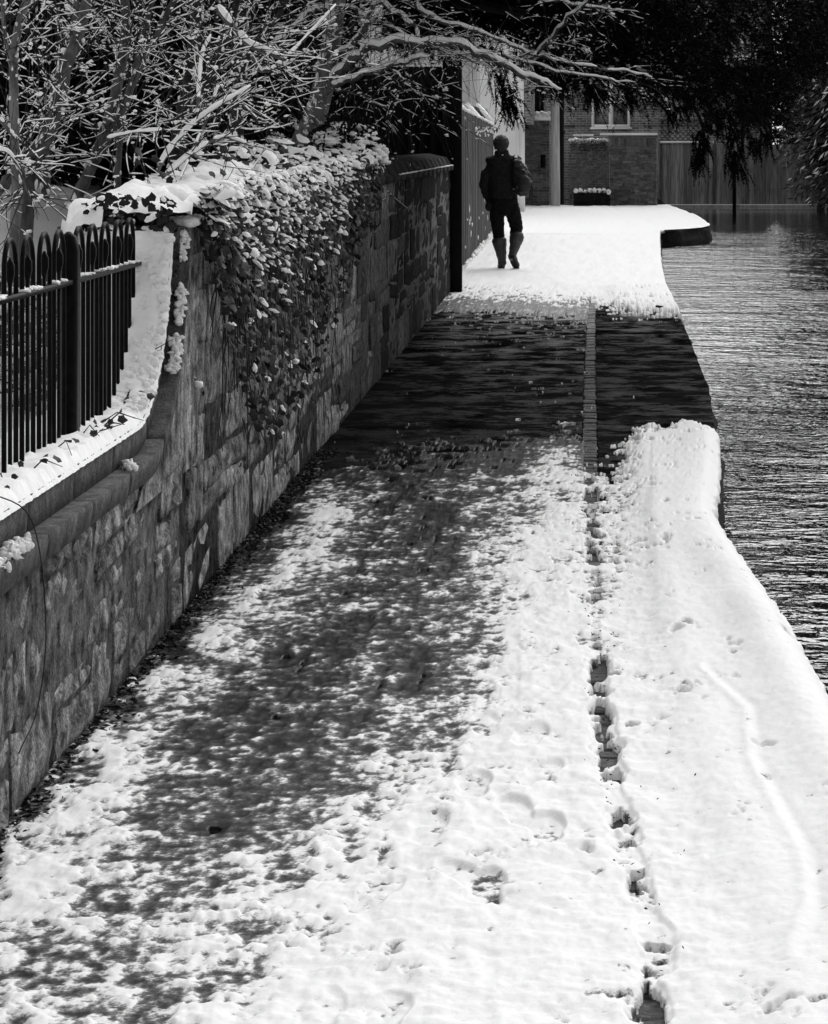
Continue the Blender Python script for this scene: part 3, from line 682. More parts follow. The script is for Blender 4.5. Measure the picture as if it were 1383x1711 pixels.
stem_tree('bare_tree', 'ivy-dark trunk between the straight trunk and the arching tree', [([(393, 300, 14.5), (396, 200, 14.5), (402, 110, 14.6), (405, 40, 14.6), (410, -40, 14.6)], 24, 18), ([(400, 120, 14.5), (430, 70, 14.3), (470, 20, 14.2), (490, -30, 14.2)], 11, 8)], M['bark_dark'], 24, 14)

# --- low snowy branches arching over the wall's end
t_ = thing('shrub', 'low bare shrub with thick snow along arching branches above the ivy', 'shrub', at(258, 318, 10.2)[:], None)
wd, tw, sn = MB(), MB(), MB()
for pts, w0 in (([(255, 330, 10.3), (268, 275, 10.4), (305, 225, 10.5), (352, 185, 10.6), (418, 146, 10.8)], 9), ([(280, 290, 10.4), (330, 250, 10.6), (372, 230, 10.8), (410, 240, 11)], 7),
                ([(180, 232, 10.6), (225, 222, 10.4), (270, 218, 10.3)], 5), ([(330, 190, 10.6), (336, 100, 10.9), (352, 60, 11)], 7), ([(300, 300, 10.4), (350, 190, 10.8), (370, 145, 11), (430, 200, 11.3)], 5),
                ([(365, 15, 11.2), (410, 70, 11.1), (440, 85, 11.1), (475, 100, 11.2)], 14), ([(420, 95, 11.1), (440, 120, 11.2), (480, 95, 11.4), (560, 10, 11.8)], 7),
                ([(0, 200, 9.8), (25, 235, 9.8), (40, 300, 9.9), (30, 345, 9.9)], 7), ([(-5, 250, 9.6), (20, 262, 9.6), (50, 330, 9.7)], 5)):
    P = px_branch(pts, 8); rad = np.linspace(w0, w0 * .55, len(P)) * 10.5 / F / 2
    wd = MB(); wd.tube(P, rad, 6); wd.build('branch', M['bark'], t_, True); snow_line(sn, P, rad, .6, .009, 7, random.randrange(99), 1.0); twiggy(tw, sn, P, rad, 12, .12, .5, 2, amount=.15, th=.005)
tw.build('twigs', M['twig'], t_, False, 'stuff'); sn.build('snow', M['snow'], t_, True, 'stuff')

# --- the arching tree whose snowy limbs reach over the path
YA = 17.3
arch = thing('arching_tree', 'bare tree behind the wall with snow-lined limbs arching over the path', 'tree', (at(505, 240, YA).x, YA, 1.1))
tr, li, tw, sn = MB(), MB(), MB(), MB()
P = px_branch([(494, 330, YA), (505, 245, YA), (528, 190, YA), (545, 120, YA), (556, 50, YA), (566, -30, YA), (580, -150, YA)]); tr.tube(P, np.linspace(44, 26, len(P)) * YA / F / 2, 12)
for _ in range(90):
    i = random.randrange(6, len(P)); sn.blobs([P[i] + np.array([random.uniform(-.06, .02), -.045 - random.random() * .02, random.uniform(-.08, .08)])], (random.uniform(.008, .02), .01, random.uniform(.012, .04)))
twiggy(tw, sn, P, 0, 60, .3, 1.1, 2, amount=.12, th=.004)
LIMBS = [([(553, 135, 17.2), (580, 108, 17.1), (605, 88, 17), (640, 74, 16.9), (700, 71, 16.8), (765, 76, 16.7), (815, 95, 16.7), (860, 118, 16.8), (905, 138, 16.9), (938, 150, 17)], 19, 9, .9),
         ([(556, 143, 17.1), (600, 128, 17), (650, 112, 16.9), (690, 98, 16.8), (720, 95, 16.7)], 13, 5, .9),
         ([(660, -30, 17.6), (690, 5, 17.6), (730, 35, 17.6), (800, 52, 17.7), (850, 75, 17.9), (900, 95, 18.1), (960, 106, 18.4), (1040, 120, 18.8), (1090, 128, 19)], 10, 3, .55),
         ([(612, 2, 17.3), (650, 12, 17.2), (685, 40, 17.1), (710, 72, 17), (760, 92, 16.9), (820, 112, 16.9)], 9, 4, .7),
         ([(550, 100, 17.3), (590, 75, 17.1), (612, 40, 17), (622, 5, 17), (630, -40, 17)], 13, 8, .5),
         ([(556, 20, 17.3), (530, 15, 17.1), (505, 30, 17), (480, 55, 16.9), (455, 75, 16.8), (440, 95, 16.7)], 10, 5, .7),
         ([(560, 5, 17.3), (600, 22, 17.2), (640, 40, 17.1), (700, 72, 16.9)], 7, 3, .6),
         ([(870, 112, 18.3), (905, 80, 18), (935, 45, 17.7), (960, 20, 17.5), (1005, -20, 17.3)], 8, 5, .7),
         ([(900, 0, 18), (950, 5, 18), (1000, 14, 18), (1040, 20, 18)], 6, 3, .6),
         ([(840, 92, 18), (920, 116, 18.2), (1000, 130, 18.6), (1060, 140, 18.9)], 6, 3, .5),
         ([(556, 145, 17.1), (600, 160, 17), (640, 180, 17), (672, 204, 17)], 4, 2, .1), ([(650, 112, 16.9), (690, 150, 16.8), (725, 172, 16.8)], 3, 1.5, .3)]
for pts, w0, w1, am in LIMBS:
    P = px_branch(pts, 9); ss = np.linspace(0, len(pts) * 1.3, len(P)); P = P + np.stack([perlin(ss, ss * 0 + w0, 5), perlin(ss, ss * 0 + w1, 6), perlin(ss * 1.3, ss * 0 + w0, 7)], -1) * .028; rad = .82 * np.linspace(w0, w1, len(P)) * np.clip((len(P) - np.arange(len(P))) / 7, .25, 1) * 17.2 / F / 2
    li = MB(); li.tube(P + RNG.normal(size=P.shape) * .002, rad, 8); li.build('limb', M['bark'], arch, True); snow_line(sn, P, rad, am, .011, 7, random.randrange(999), 1.0)
    twiggy(tw, sn, P, rad, 26 if w0 > 6 else 10, .15, .8 if pts[-1][0] < 800 else .42, 2, up=-.15, amount=.12, droop=.25, th=.004, r0=.0024)
tr.build('trunk', M['bark_light'], arch, True); tw.build('twigs', M['twig'], arch, False, 'stuff'); sn.build('snow', M['snow'], arch, True, 'stuff')

# ================================================================== EVERGREENS
def rand_dirs(n, rng=RNG):
    v = rng.normal(size=(n, 3)); return v / np.linalg.norm(v, axis=1, keepdims=True)
def leafcards(q, cen, size, flat=.0):
    n = len(cen); u = rand_dirs(n); u[:, 2] *= (1 - flat); u /= np.linalg.norm(u, axis=1, keepdims=True)
    w_ = rand_dirs(n); v = np.cross(u, w_); v /= np.linalg.norm(v, axis=1, keepdims=True) + 1e-9
    s_ = size * RNG.uniform(.6, 1.3, n)[:, None]; q.rhombs(cen, u * s_, v * s_ * .45)
def evergreen(label, x, y, rx, ry, z0, z1, nleaf, size=.05, group='dark evergreens behind the bare trees'):
    gz = float(garden_z(x, y)) - .05
    t_ = thing('evergreen_tree', label, 'tree', (x, y, gz), group)
    tr = MB(); tr.tube([(x, y, gz), (x + .05, y, gz + 1.5), (x, y + .1, z1 * .8)], [.14, .12, .05], 9); tr.build('trunk', M['bark_dark'], t_, True)
    cz = (z0 + z1) / 2; hz = (z1 - z0) / 2
    core = MB(); d = ICO2[0]; nz = 1 + .18 * fbm(d[:, 0] * 2, d[:, 1] * 2 + d[:, 2] * 3, 3, 3)
    core.add(d * nz[:, None] * np.array([rx * .74, ry * .74, hz * .8]) + np.array([x, y, cz]), ICO2[1]); core.build('inner_growth', M['needle'], t_, True)
    d = rand_dirs(nleaf); clump = 1 + .16 * perlin(d[:, 0] * 5, d[:, 1] * 5 + d[:, 2] * 7, 9)
    r_ = clump * RNG.uniform(.70, 1.05, nleaf)
    sq = np.sign(d) * np.abs(d) ** .75
    cen = sq * r_[:, None] * np.array([rx, ry, hz]) + np.array([x, y, cz]); cen = cen[cen[:, 2] > gz]
    lf = MB(); leafcards(lf, cen, size); lf.build('crown', M['evergreen'], t_, False, 'stuff')
    return t_
evergreen('dark evergreen filling the gap at the far left of the garden', -6.9, 20.5, 1.7, 1.4, .7, 7.0, 14000, .06)
evergreen('dark evergreen behind the leaning bare trunks', -4.6, 20.8, 1.7, 1.5, .7, 7.0, 16000, .06)
evergreen('dark evergreen directly behind the arching tree', -2.75, 21.6, 1.0, 1.6, .8, 6.0, 16000, .05)

evergreen('low dark evergreen between the two larger ones', -3.75, 23.2, 1.1, 1.0, .6, 4.2, 8000, .06)
evergreen('low dark evergreen at the back of the garden on the left', -5.7, 23.2, 1.3, 1.0, .6, 4.2, 8000, .06)
# --- big yew overhanging the path and the water
yew = thing('yew_tree', 'big dark yew whose drooping boughs hang over the path and river', 'tree', (-2.55, 26, 1.0))
tr = MB(); tr.tube([(-2.55, 26, .8), (-2.5, 26, 2.0), (-2.3, 25.8, 3.4), (-2.1, 25.5, 5.2), (-1.9, 25.2, 7)], [.34, .28, .24, .18, .08], 12); tr.build('trunk', M['bark_dark'], yew, True)
lb, nd = MB(), MB()
def sprays(q, start, d, L, nn=46, nl=.032):
    n = len(start); d = d / np.linalg.norm(d, axis=1, keepdims=True)
    side = np.cross(d, np.array([0, 0, 1.0]) + .5 * RNG.normal(size=(n, 3))); side /= np.linalg.norm(side, axis=1, keepdims=True) + 1e-9
    T = np.linspace(.03, 1, nn)[None, :, None]; sag = np.array([0, 0, -.25])
    pos = start[:, None] + d[:, None] * L[:, None, None] * T + sag * (L[:, None, None] * T ** 2)
    sg = np.where(np.arange(nn) % 2 == 0, 1, -1)[None, :, None]
    nv = side[:, None] * sg * .8 + d[:, None] * .75 + .35 * RNG.normal(size=(n, nn, 3)); nv /= np.linalg.norm(nv, axis=2, keepdims=True)
    ln = nl * RNG.uniform(.7, 1.3, (n, nn, 1)) * (1.15 - .5 * T)
    wv = np.cross(nv, RNG.normal(size=(n, nn, 3))); wv /= np.linalg.norm(wv, axis=2, keepdims=True) + 1e-9
    tri = np.stack([pos - wv * ln * .2, pos + wv * ln * .2, pos + nv * ln], 2)
    q.tris(tri.reshape(-1, 3, 3))
LOWX = [870, 885, 920, 960, 985, 1010, 1030, 1050, 1080, 1105, 1125, 1145, 1168, 1185, 1205, 1225, 1240, 1262, 1290, 1320, 1360, 1400]
LOWY = [120, 150, 178, 172, 195, 172, 182, 205, 175, 205, 222, 200, 292, 245, 225, 308, 250, 272, 262, 235, 215, 190]
def yew_fill(n, x0, x1, ytop, yl=22, yh=27.5, gap=True, down=0):
    px = RNG.uniform(x0, x1, n); lowb = np.interp(px, LOWX, LOWY); top = np.full(n, ytop)
    py = top + (lowb - np.where(px < 1095, 38, 58) - top) * RNG.uniform(0, 1, n) ** .8 + down
    hole = ((px - 1235) / 28) ** 2 + ((py - 82) / 20) ** 2 < 1
    hole |= ((px - 1150) / 25) ** 2 + ((py - 205) / 16) ** 2 < 1
    hole |= (py > lowb - 115) & (perlin(px / 30., py / 22., 51) < -.02)
    hole |= (px > 1300) & (py > 90 + (1383 - px) * .9)
    ok = ~hole; px, py = px[ok], py[ok]; n = len(px)
    Yv = RNG.uniform(yl, yh, n)
    return np.stack([(px - VX) * Yv / F, Yv, EYE - (py - VY) * Yv / F], -1)
st = yew_fill(4600, 880, 1400, -60)
px_ = RNG.uniform(640, 900, 2300); py_ = RNG.uniform(-80, 66, 2300) - 22 * (px_ > 760) ; Yv_ = RNG.uniform(25, 28, 2300)
st = np.concatenate([st, np.stack([(px_ - VX) * Yv_ / F, Yv_, EYE - (py_ - VY) * Yv_ / F], -1)])
dd = np.stack([RNG.normal(.5, .5, len(st)), RNG.normal(0, .35, len(st)), RNG.normal(-.38, .35, len(st))], -1)
sprays(nd, st, dd, RNG.uniform(.16, .36, len(st)), 40, .040)
# hanging tips that draw the lower outline
for px, py, n_, Yv in ((832, 140, 5, 24), (842, 165, 6, 24), (850, 185, 6, 24), (858, 205, 5, 24), (846, 150, 5, 24), (838, 120, 5, 24), (822, 100, 6, 24), (855, 170, 5, 24), (835, 185, 4, 24), (862, 110, 6, 24.4), (800, 95, 5, 24), (1168, 240, 10, 24), (1170, 265, 10, 24), (1165, 282, 8, 24), (1225, 240, 10, 24), (1226, 270, 10, 24), (1228, 292, 9, 24), (1048, 178, 9, 25), (985, 170, 8, 25), (1010, 165, 6, 25), (1125, 195, 10, 24.5), (1262, 250, 9, 24), (1285, 240, 10, 24), (1205, 210, 10, 24), (1145, 180, 8, 25), (920, 150, 8, 25), (900, 130, 8, 25), (890, 105, 7, 25), (945, 150, 8, 25), (1080, 155, 8, 25)):
    for _ in range(int(n_ * 1.7)):
        p = np.array(at(px + random.gauss(0, 8), py - 18 + random.gauss(0, 6), Yv + random.gauss(0, .15)))[None]
        sprays(nd, p, np.array([[random.gauss(.15, .35), random.gauss(0, .2), -1.0]]), np.array([random.uniform(.10, .20)]), 44, .032)
# limbs of the yew, thick to thin
for pts, w0 in (([(700, 0, 25.5), (800, 10, 25), (900, 30, 24.6), (1000, 60, 24.4), (1100, 110, 24.2), (1170, 200, 24), (1172, 280, 24)], 20), ([(720, -60, 25.5), (900, -30, 25), (1050, 0, 25), (1180, 80, 24.6), (1235, 170, 24.2), (1240, 240, 24.1), (1226, 300, 24)], 22),
                ([(800, -80, 25), (1000, -60, 25.5), (1200, -10, 26), (1330, 60, 26.5), (1390, 130, 26.5)], 16), ([(760, 60, 24.6), (800, 90, 24.3), (832, 130, 24), (848, 180, 24), (858, 212, 24)], 6), ([(860, 60, 24.8), (960, 120, 25), (1045, 190, 25)], 8), ([(1000, 70, 24.4), (1100, 170, 24.5), (1126, 215, 24.5)], 7), ([(1180, 80, 24.6), (1262, 170, 24), (1290, 250, 24)], 8)):
    P = px_branch(pts, 8); lb.tube(P, np.linspace(w0, 3, len(P)) * 24.5 / F / 2, 7)
# snow caught on the yew's upper sprays
ys_ = MB()
for pts in ([(880, 90, 23.4), (960, 104, 23.2), (1040, 118, 23.2), (1090, 122, 23.2), (1150, 135, 23.2), (1205, 158, 23.3)], [(900, 110, 23.5), (990, 122, 23.4), (1060, 138, 23.4)], [(1098, 105, 23), (1130, 78, 23), (1180, 55, 23)]):
    P = px_branch(pts, 14); lb.tube(P, np.linspace(.018, .006, len(P)), 6); snow_line(ys_, P, .012, .35, .009, 5, random.randrange(99))
    for p in P[::2]:
        for _ in range(2):
            c = p + np.array([random.gauss(0, .07), random.gauss(0, .08), random.gauss(0, .05)])
            if random.random() < .75 and p[0] < .9: ys_.blobs([c + np.array([random.gauss(0, .015), 0, 0]) for _ in range(2)], (.02, .015, .009))
yew_snow_px = RNG.uniform((880, 40), (1100, 150), (110, 2))
for a, b in yew_snow_px:
    c = np.array(at(a, b, 22.6 + random.random())); ys_.blobs(c + RNG.normal(size=(2, 3)) * .02, (random.uniform(.008, .022), .015, .007))
for a, b in RNG.uniform((1150, 5), (1383, 110), (60, 2)):
    c = np.array(at(a, b, 24 + random.random())); ys_.blobs(c + RNG.normal(size=(2, 3)) * .02, (random.uniform(.006, .016), .012, .010))
# the bulk of the crown above the frame, sheltering the bare tarmac
nb_ = 60000
cx_ = RNG.uniform(-4.2, 1.15, nb_); cy_ = RNG.uniform(14.8, 28.5, nb_); cz_ = RNG.uniform(3.35, 6.5, nb_)
ok = (((cx_ + 1.7) / 2.9) ** 2 + ((cy_ - 21.7) / 7.2) ** 2 < 1) & (cz_ < 6.6 - .35 * ((cx_ + 1.7) ** 2)) & (perlin(cx_ * 1.1, cy_ * 1.1 + cz_, 19) > -.45) & (EYE + 330 * cy_ / F < cz_ + 0)
cen = np.stack([cx_, cy_, cz_], -1)[ok]
leafcards(nd, cen, .14, .4)
for a in range(14):
    e_ = np.array([random.uniform(-4, 1), random.uniform(15.5, 28), random.uniform(4, 5.6)]); b_ = np.array([-2.0, 25.4, 3.6 + random.random() * 2])
    if e_[1] < 20: mid = (e_ + b_) / 2 + np.array([0, 0, .5])
    else: mid = (e_ + b_) / 2 + np.array([0, 0, .3])
    lb.tube(spline([b_, mid, e_], 5), np.linspace(.09, .02, 11), 6)
lb.build('limbs', M['bark_dark'], yew, True); nd.build('crown', M['needle'], yew, False, 'stuff'); ys_.build('snow', M['snow'], yew, True, 'stuff')

# --- tall black gate with its post at the end of the high wall
gate = thing('gate', 'tall black timber gate at the end of the high stone wall', 'gate', (-2.3, 29.2, 0))
for i in range(13):
    m = MB(); m.box(-1.47 - .125 * (i + 1) + .004, -1.47 - .125 * i, 29.12, 29.15, .05, 2.5); m.build('board', M['blackwood'], gate)
m = MB(); m.box(-3.12, -1.44, 29.151, 29.156, .05, 2.48); m.build('backing', M['blackwood'], gate)
m = MB(); m.box(-3.1, -1.47, 29.158, 29.20, .4, .52); m.build('rail', M['blackwood'], gate)
m = MB(); m.box(-3.1, -1.47, 29.158, 29.20, 2.1, 2.22); m.build('rail', M['blackwood'], gate)
post = thing('gate_post', 'thick black square post standing at the path side between wall and fence', 'post', (-1.35, 29.05, 0))
m = MB(); m.box(-1.455, -1.245, 28.96, 29.17, -.05, 2.56); m.build('shaft', M['blackwood'], post)
m = MB(); m.box(-1.475, -1.225, 28.94, 29.19, 2.56, 2.60); m.build('cap', M['blackwood'], post)

# ================================================================== IVY AND UNDERGROWTH ON THE WALL
ivy = thing('ivy', 'snow-laden ivy spilling over the end of the high wall and trailing down', 'ivy', (WALLX, 11, 0))
def ivy_leaf_mesh(seed):
    rs = np.random.default_rng(seed)
    ang = np.array([-90, -50, -20, 15, 45, 90, 135, 165, 200, 230]); rad = np.array([.62, .82, .70, .98, .76, 1.12, .76, .98, .70, .82]) * (1 + .1 * rs.normal(size=10))
    V = [(0, 0, .0)] + [(r_ * math.cos(R(a)), r_ * math.sin(R(a)), -.22 * abs(math.cos(R(a))) * r_ + .03 * rs.normal()) for a, r_ in zip(ang, rad)]
    q = MB(); q.add(V, [(0, i + 1, (i + 1) % 10 + 1) for i in range(10)]); return q
def snow_cap(seed):
    rs = np.random.default_rng(seed); a = np.arange(9) * 2 * np.pi / 9; r_ = 1 + .22 * rs.normal(size=9)
    V = [(0, 0, .62)] + [(.62 * x * math.cos(t), .62 * x * math.sin(t), .45 + .08 * rs.normal()) for t, x in zip(a, r_)] + [(x * math.cos(t), x * math.sin(t), -.08 + .06 * rs.normal()) for t, x in zip(a, r_)]
    f = [(0, i + 1, (i + 1) % 9 + 1) for i in range(9)]
    for i in range(9): f += [(i + 1, i + 10, (i + 1) % 9 + 10), (i + 1, (i + 1) % 9 + 10, (i + 1) % 9 + 1)]
    return np.array(V), np.array(f)
CAPS = [snow_cap(i) for i in range(8)]
LV = [ivy_leaf_mesh(i) for i in range(6)]; LM = [l.mesh('leaf', M['ivy']) for l in LV]
FX = [280, 300, 335, 365, 385, 405, 430, 470, 510, 540, 570, 600, 625, 645]
FB = [345, 370, 400, 470, 560, 640, 720, 730, 660, 600, 520, 430, 370, 320]
leaves = []; sn = MB(); stems = MB()
def leaf_frame(normal, spin):
    z = Vector(normal).normalized(); x = z.cross(Vector((0, 0, 1)));
    if x.length < .1: x = Vector((1, 0, 0))
    x.normalize(); y = z.cross(x); M3 = Matrix((x, y, z)).transposed(); return M3.to_4x4() @ Matrix.Rotation(spin, 4, 'Z')
tries = 0
while len(leaves) < 3600 and tries < 20000:
    tries += 1
    px = random.uniform(285, 640); lowb = np.interp(px, FX, FB); topb = max(262, 335 - (px - 285) * .24)
    tt_ = random.random() ** 1.7; py = topb + (lowb - topb) * tt_
    if tt_ > .45 and random.random() > .55: continue
    off = .02 + .10 * (1 - tt_) * random.random() + .03 * random.random()
    x = WALLX + .03 + off; Yv = -x * F / (VX - px); p = at(px, py, Yv)
    if p.z < .15 or Yv < 9.2: continue
    nrm = (random.gauss(.8, .35), random.gauss(-.45, .4), random.gauss(.25 + .5 * (1 - tt_), .35))
    leaves.append((p, nrm, random.uniform(0, 6.28), random.uniform(.011, .028), tt_))
for _ in range(420):   # on top of the wall
    Yv = random.uniform(9.0, 17.5) if _ < 40 else random.uniform(11.8, 17.5); x = random.uniform(-1.80, -1.33); z = 1.54 + .07 * math.sin((x + 1.80) / .47 * 3.1) + random.gauss(0, .02)
    leaves.append((Vector((x, Yv, z - (.02 if _ < 40 else 0))), (random.gauss(.3, .4), random.gauss(-.5, .4), random.gauss(.7, .3)), random.uniform(0, 6.28), random.uniform(.02, .036) * (.75 if _ < 40 else 1), .9 if _ < 40 else .0))
for _ in range(150):    # round the near end of the wall
    leaves.append((Vector((random.uniform(-1.70, -1.38), random.uniform(9.02, 9.2), random.uniform(1.34, 1.47))), (random.gauss(.1, .3), -1, random.gauss(.3, .3)), random.uniform(0, 6.28), random.uniform(.011, .020), .5))
leaves.sort(key=lambda l: -l[3] / l[0].y * (1 if l[4] < .95 else .8))
rest = MB()
for i, (p, nrm, sp_, sz, tt_) in enumerate(leaves):
    mt = Matrix.Translation(p) @ leaf_frame(nrm, sp_) @ Matrix.Scale(sz, 4)
    if i < 298:
        o = link('leaf', LM[i % 6], ivy); o.matrix_basis = ivy_inv @ mt if False else mt
    else:
        l = LV[i % 6]; V = np.concatenate(l.v); A = np.array(mt); rest.add(V @ A[:3, :3].T + A[:3, 3], l.f[3][0])
    pr = (.78 if tt_ < .15 else .5 if tt_ < .35 else .16 if tt_ < .55 else .03) * (1 if p.y < 15.0 else .5)
    if random.random() < pr:
        nv = Vector(nrm).normalized()
        cv_, cf_ = random.choice(CAPS); V = cv_ * np.array([random.uniform(.35, 1.3), random.uniform(.35, 1.0), random.uniform(.25, .65)]) * (1.3 if tt_ < .12 else 1.0)
        up_ = (nv + Vector((0, -.1, .8))).normalized(); mt2 = Matrix.Translation(p + nv * .004 + Vector((0, 0, sz * .12))) @ leaf_frame(up_, sp_) @ Matrix.Scale(sz, 4)
        A = np.array(mt2); sn.add(V @ A[:3, :3].T + A[:3, 3], cf_)
        if random.random() < .35:
            c = np.array(p + nv * .006 + Vector((0, 0, sz * .3))); sn.blobs(c[None] + RNG.normal(size=(1, 3)) * sz * .3, (sz * random.uniform(.3, .7), sz * random.uniform(.3, .6), sz * random.uniform(.2, .4)), ico=ICO2, amp=.12)
rest.build('foliage', M['ivy'], ivy, False, 'stuff')
for _ in range(130):
    px = random.uniform(370, 560); p = at(px, random.uniform(300, 430), -(-1.33) * F / (VX - px)); pts = [p]; L = random.uniform(.3, .9); d = Vector((random.gauss(0, .05), random.gauss(.0, .35), -1))
    for k in range(8):
        d = d + Vector((0, random.gauss(0, .3), random.gauss(0, .15))); d.normalize(); q_ = pts[-1] + d * L / 8; q_.x = max(WALLX + .01, min(-1.28, q_.x + random.gauss(0, .012))); pts.append(q_)
    if pts[-1].z > .1: stems.tube(pts, np.linspace(.004, .0015, 9), 4, cap=False)
for _ in range(60):   # bare wispy tendrils on the face
    px = random.uniform(385, 560); py = random.uniform(480, 720); p = at(px, py, 1.345 * F / (VX - px))
    if p.z < .15: continue
    L = random.uniform(.08, .28); sg = random.choice((-1, 1)); stems.tube([p, p + Vector((.01, sg * L * .5, random.gauss(-.03, .03))), p + Vector((.015, sg * L, random.gauss(-.08, .05)))], [.003, .002, .001], 4, cap=False)
stems.build('stems', M['twig'], ivy, False, 'stuff')
# deep snow lying on the ivy mound at the top of the wall
yv = np.linspace(8.92, 17.6, 220); xv = np.linspace(-1.84, -1.25, 30); XX, YY = np.meshgrid(xv, yv)
prof = np.clip(1 - ((XX + 1.55) / .25) ** 2, 0, 1) ** .5
ends = sstep(8.92, 9.25, YY) * (1 - sstep(14.5, 17.6, YY))
ZZ = 1.40 + prof * (.085 + .06 * sstep(9.6, 11.5, YY) + .04 * fbm(XX * 3, YY * 2, 14, 3)) * ends + .022 * fbm(XX * 13, YY * 13, 15, 4) + .02 * np.clip(fbm(XX * 9, YY * 7, 18, 2), -1, .4)
ZZ -= np.where(XX > -1.55, .35, .6) * (1 - sstep(0, np.where(XX > -1.55, .12, .6), prof)) + .25 * (1 - sstep(0, .2, ends)) + .12 * np.clip(fbm(XX * 6, YY * 5, 23, 3) - .25 + .25 * sstep(11, 16, YY), 0, 1)
gi = (np.arange(ZZ.shape[0] - 1)[:, None] * ZZ.shape[1] + np.arange(ZZ.shape[1] - 1)[None]); zl = np.minimum(np.minimum(ZZ[:-1, :-1], ZZ[1:, :-1]), np.minimum(ZZ[:-1, 1:], ZZ[1:, 1:]))
gi = gi[(zl > np.where(XX[:-1, :-1] > -1.62, 1.40, .8)) & (YY[:-1, :-1] > 8.98)]; nc_ = ZZ.shape[1]
sm = MB(); sm.add(np.stack([XX, YY, ZZ], -1).reshape(-1, 3), np.stack([gi, gi + 1, gi + nc_ + 1, gi + nc_], -1)); sm.build('snow_mound', M['snow'], ivy, True, 'stuff')
sn.build('snow', M['snow'], ivy, True, 'stuff')

# --- snowy evergreen shrubs above the wall
def snowy_shrub(label, pxs, Yr_, nleaf, nsn, size, seedsz):
    (x0, x1, y0, y1) = pxs; Yc = sum(Yr_) / 2; b = at((x0 + x1) / 2, y1, Yc)
    t_ = thing('evergreen_shrub', label, 'shrub', (b.x, b.y, float(garden_z(b.x, b.y))), 'snowy evergreen shrubs behind the wall')
    c0 = np.array(at((x0 + x1) / 2, (y0 + y1) / 2, Yc)); hx = (x1 - x0) / 2 * Yc / F; hz = (y1 - y0) / 2 * Yc / F; hy = (Yr_[1] - Yr_[0]) / 2
    d = rand_dirs(nleaf); cen = d * RNG.uniform(.35, 1.05, (nleaf, 1)) * (1 + .2 * perlin(d[:, 0] * 4, d[:, 2] * 4, 3))[:, None] * np.array([hx, hy, hz]) + c0
    lf = MB(); leafcards(lf, cen, size); lf.build('foliage', M['evergreen'], t_, False, 'stuff')
    st_ = MB()
    for _ in range(9): st_.tube([(b.x, b.y, float(garden_z(b.x, b.y)) - .05), tuple(c0 + rand_dirs(1)[0] * np.array([hx, hy, hz]) * .7)], [.02, .008], 5)
    st_.build('stems', M['bark_dark'], t_)
    s_ = MB(); d = rand_dirs(nsn); d[:, 2] = np.abs(d[:, 2]) * 1.0 - .25; d[:, 1] = -np.abs(d[:, 1])
    cen = d * RNG.uniform(.85, 1.08, (nsn, 1)) * np.array([hx, hy, hz]) + c0
    k = perlin(cen[:, 0] * 9, cen[:, 2] * 14, 5) > -.15; cen = cen[k]
    for c in cen:
        n_ = random.randint(1, 3); dr = np.array([random.gauss(.6, .4), random.gauss(-.3, .4), -.5]) * seedsz
        s_.blobs(c[None] + np.arange(n_)[:, None] * dr[None] * .9, (seedsz * random.uniform(.5, 1.0), seedsz * random.uniform(.5, 1.0), seedsz * .38), ico=ICO2, amp=.14)
    s_.build('snow', M['snow'], t_, True, 'stuff'); return t_
snowy_shrub('snow-capped drooping evergreen shrub beside the dark end of the wall', (520, 640, 192, 310), (15.6, 17.0), 6500, 170, .022, .042)
snowy_shrub('evergreen shrub flecked with snow left of the arching trunk', (400, 510, 175, 290), (17.6, 19.2), 6000, 130, .024, .034)
snowy_shrub('low dark shrub flecked with snow behind the ivy mound', (340, 440, 185, 280), (15.2, 16.2), 5000, 90, .022, .026)

# --- undergrowth behind the railing
und = MB(); uw = MB(); us = MB()
for _ in range(260):
    px = random.uniform(-20, 300); Yv = random.uniform(9.4, 12.5); x = (px - VX) * Yv / F
    if x > -1.75: continue
    gz = float(garden_z(x, Yv)); h_ = random.uniform(.1, .5)
    p = np.array([x, Yv, gz - .02]); pts = [p]; d = np.array([random.gauss(0, .6), random.gauss(0, .5), 1.0])
    for k in range(6):
        d = d + np.array([random.gauss(0, .35), random.gauss(0, .3), -.18]); d /= np.linalg.norm(d); pts.append(pts[-1] + d * h_ / 5)
    pts = np.array(pts); uw.tube(pts, np.linspace(.005, .0018, len(pts)), 4, cap=False); snow_line(us, spline(pts, 3), .003, .3, .007, 4, random.randrange(999))
    for k in range(random.randint(1, 6)):
        c = pts[random.randrange(2, len(pts))] + np.array([random.gauss(0, .04), random.gauss(0, .04), random.gauss(0, .03)])
        leafcards(und, c[None] + RNG.normal(size=(3, 3)) * .03, .03)
        if random.random() < .75: us.blobs(c[None] + RNG.normal(size=(random.randint(1, 4), 3)) * np.array([.025, .02, .008]), (random.uniform(.012, .03), random.uniform(.012, .025), random.uniform(.010, .018)), ico=ICO2, amp=.12)
ug = thing('undergrowth', 'tangle of snowy brambles and leaves behind the railing', 'undergrowth', (-2.2, 10.5, 1.0)); ug['kind'] = 'stuff'
uw.build('stems', M['twig'], ug, False, 'stuff'); und.build('leaves', M['ivy'], ug, False, 'stuff'); us.build('snow', M['snow'], ug, True, 'stuff')
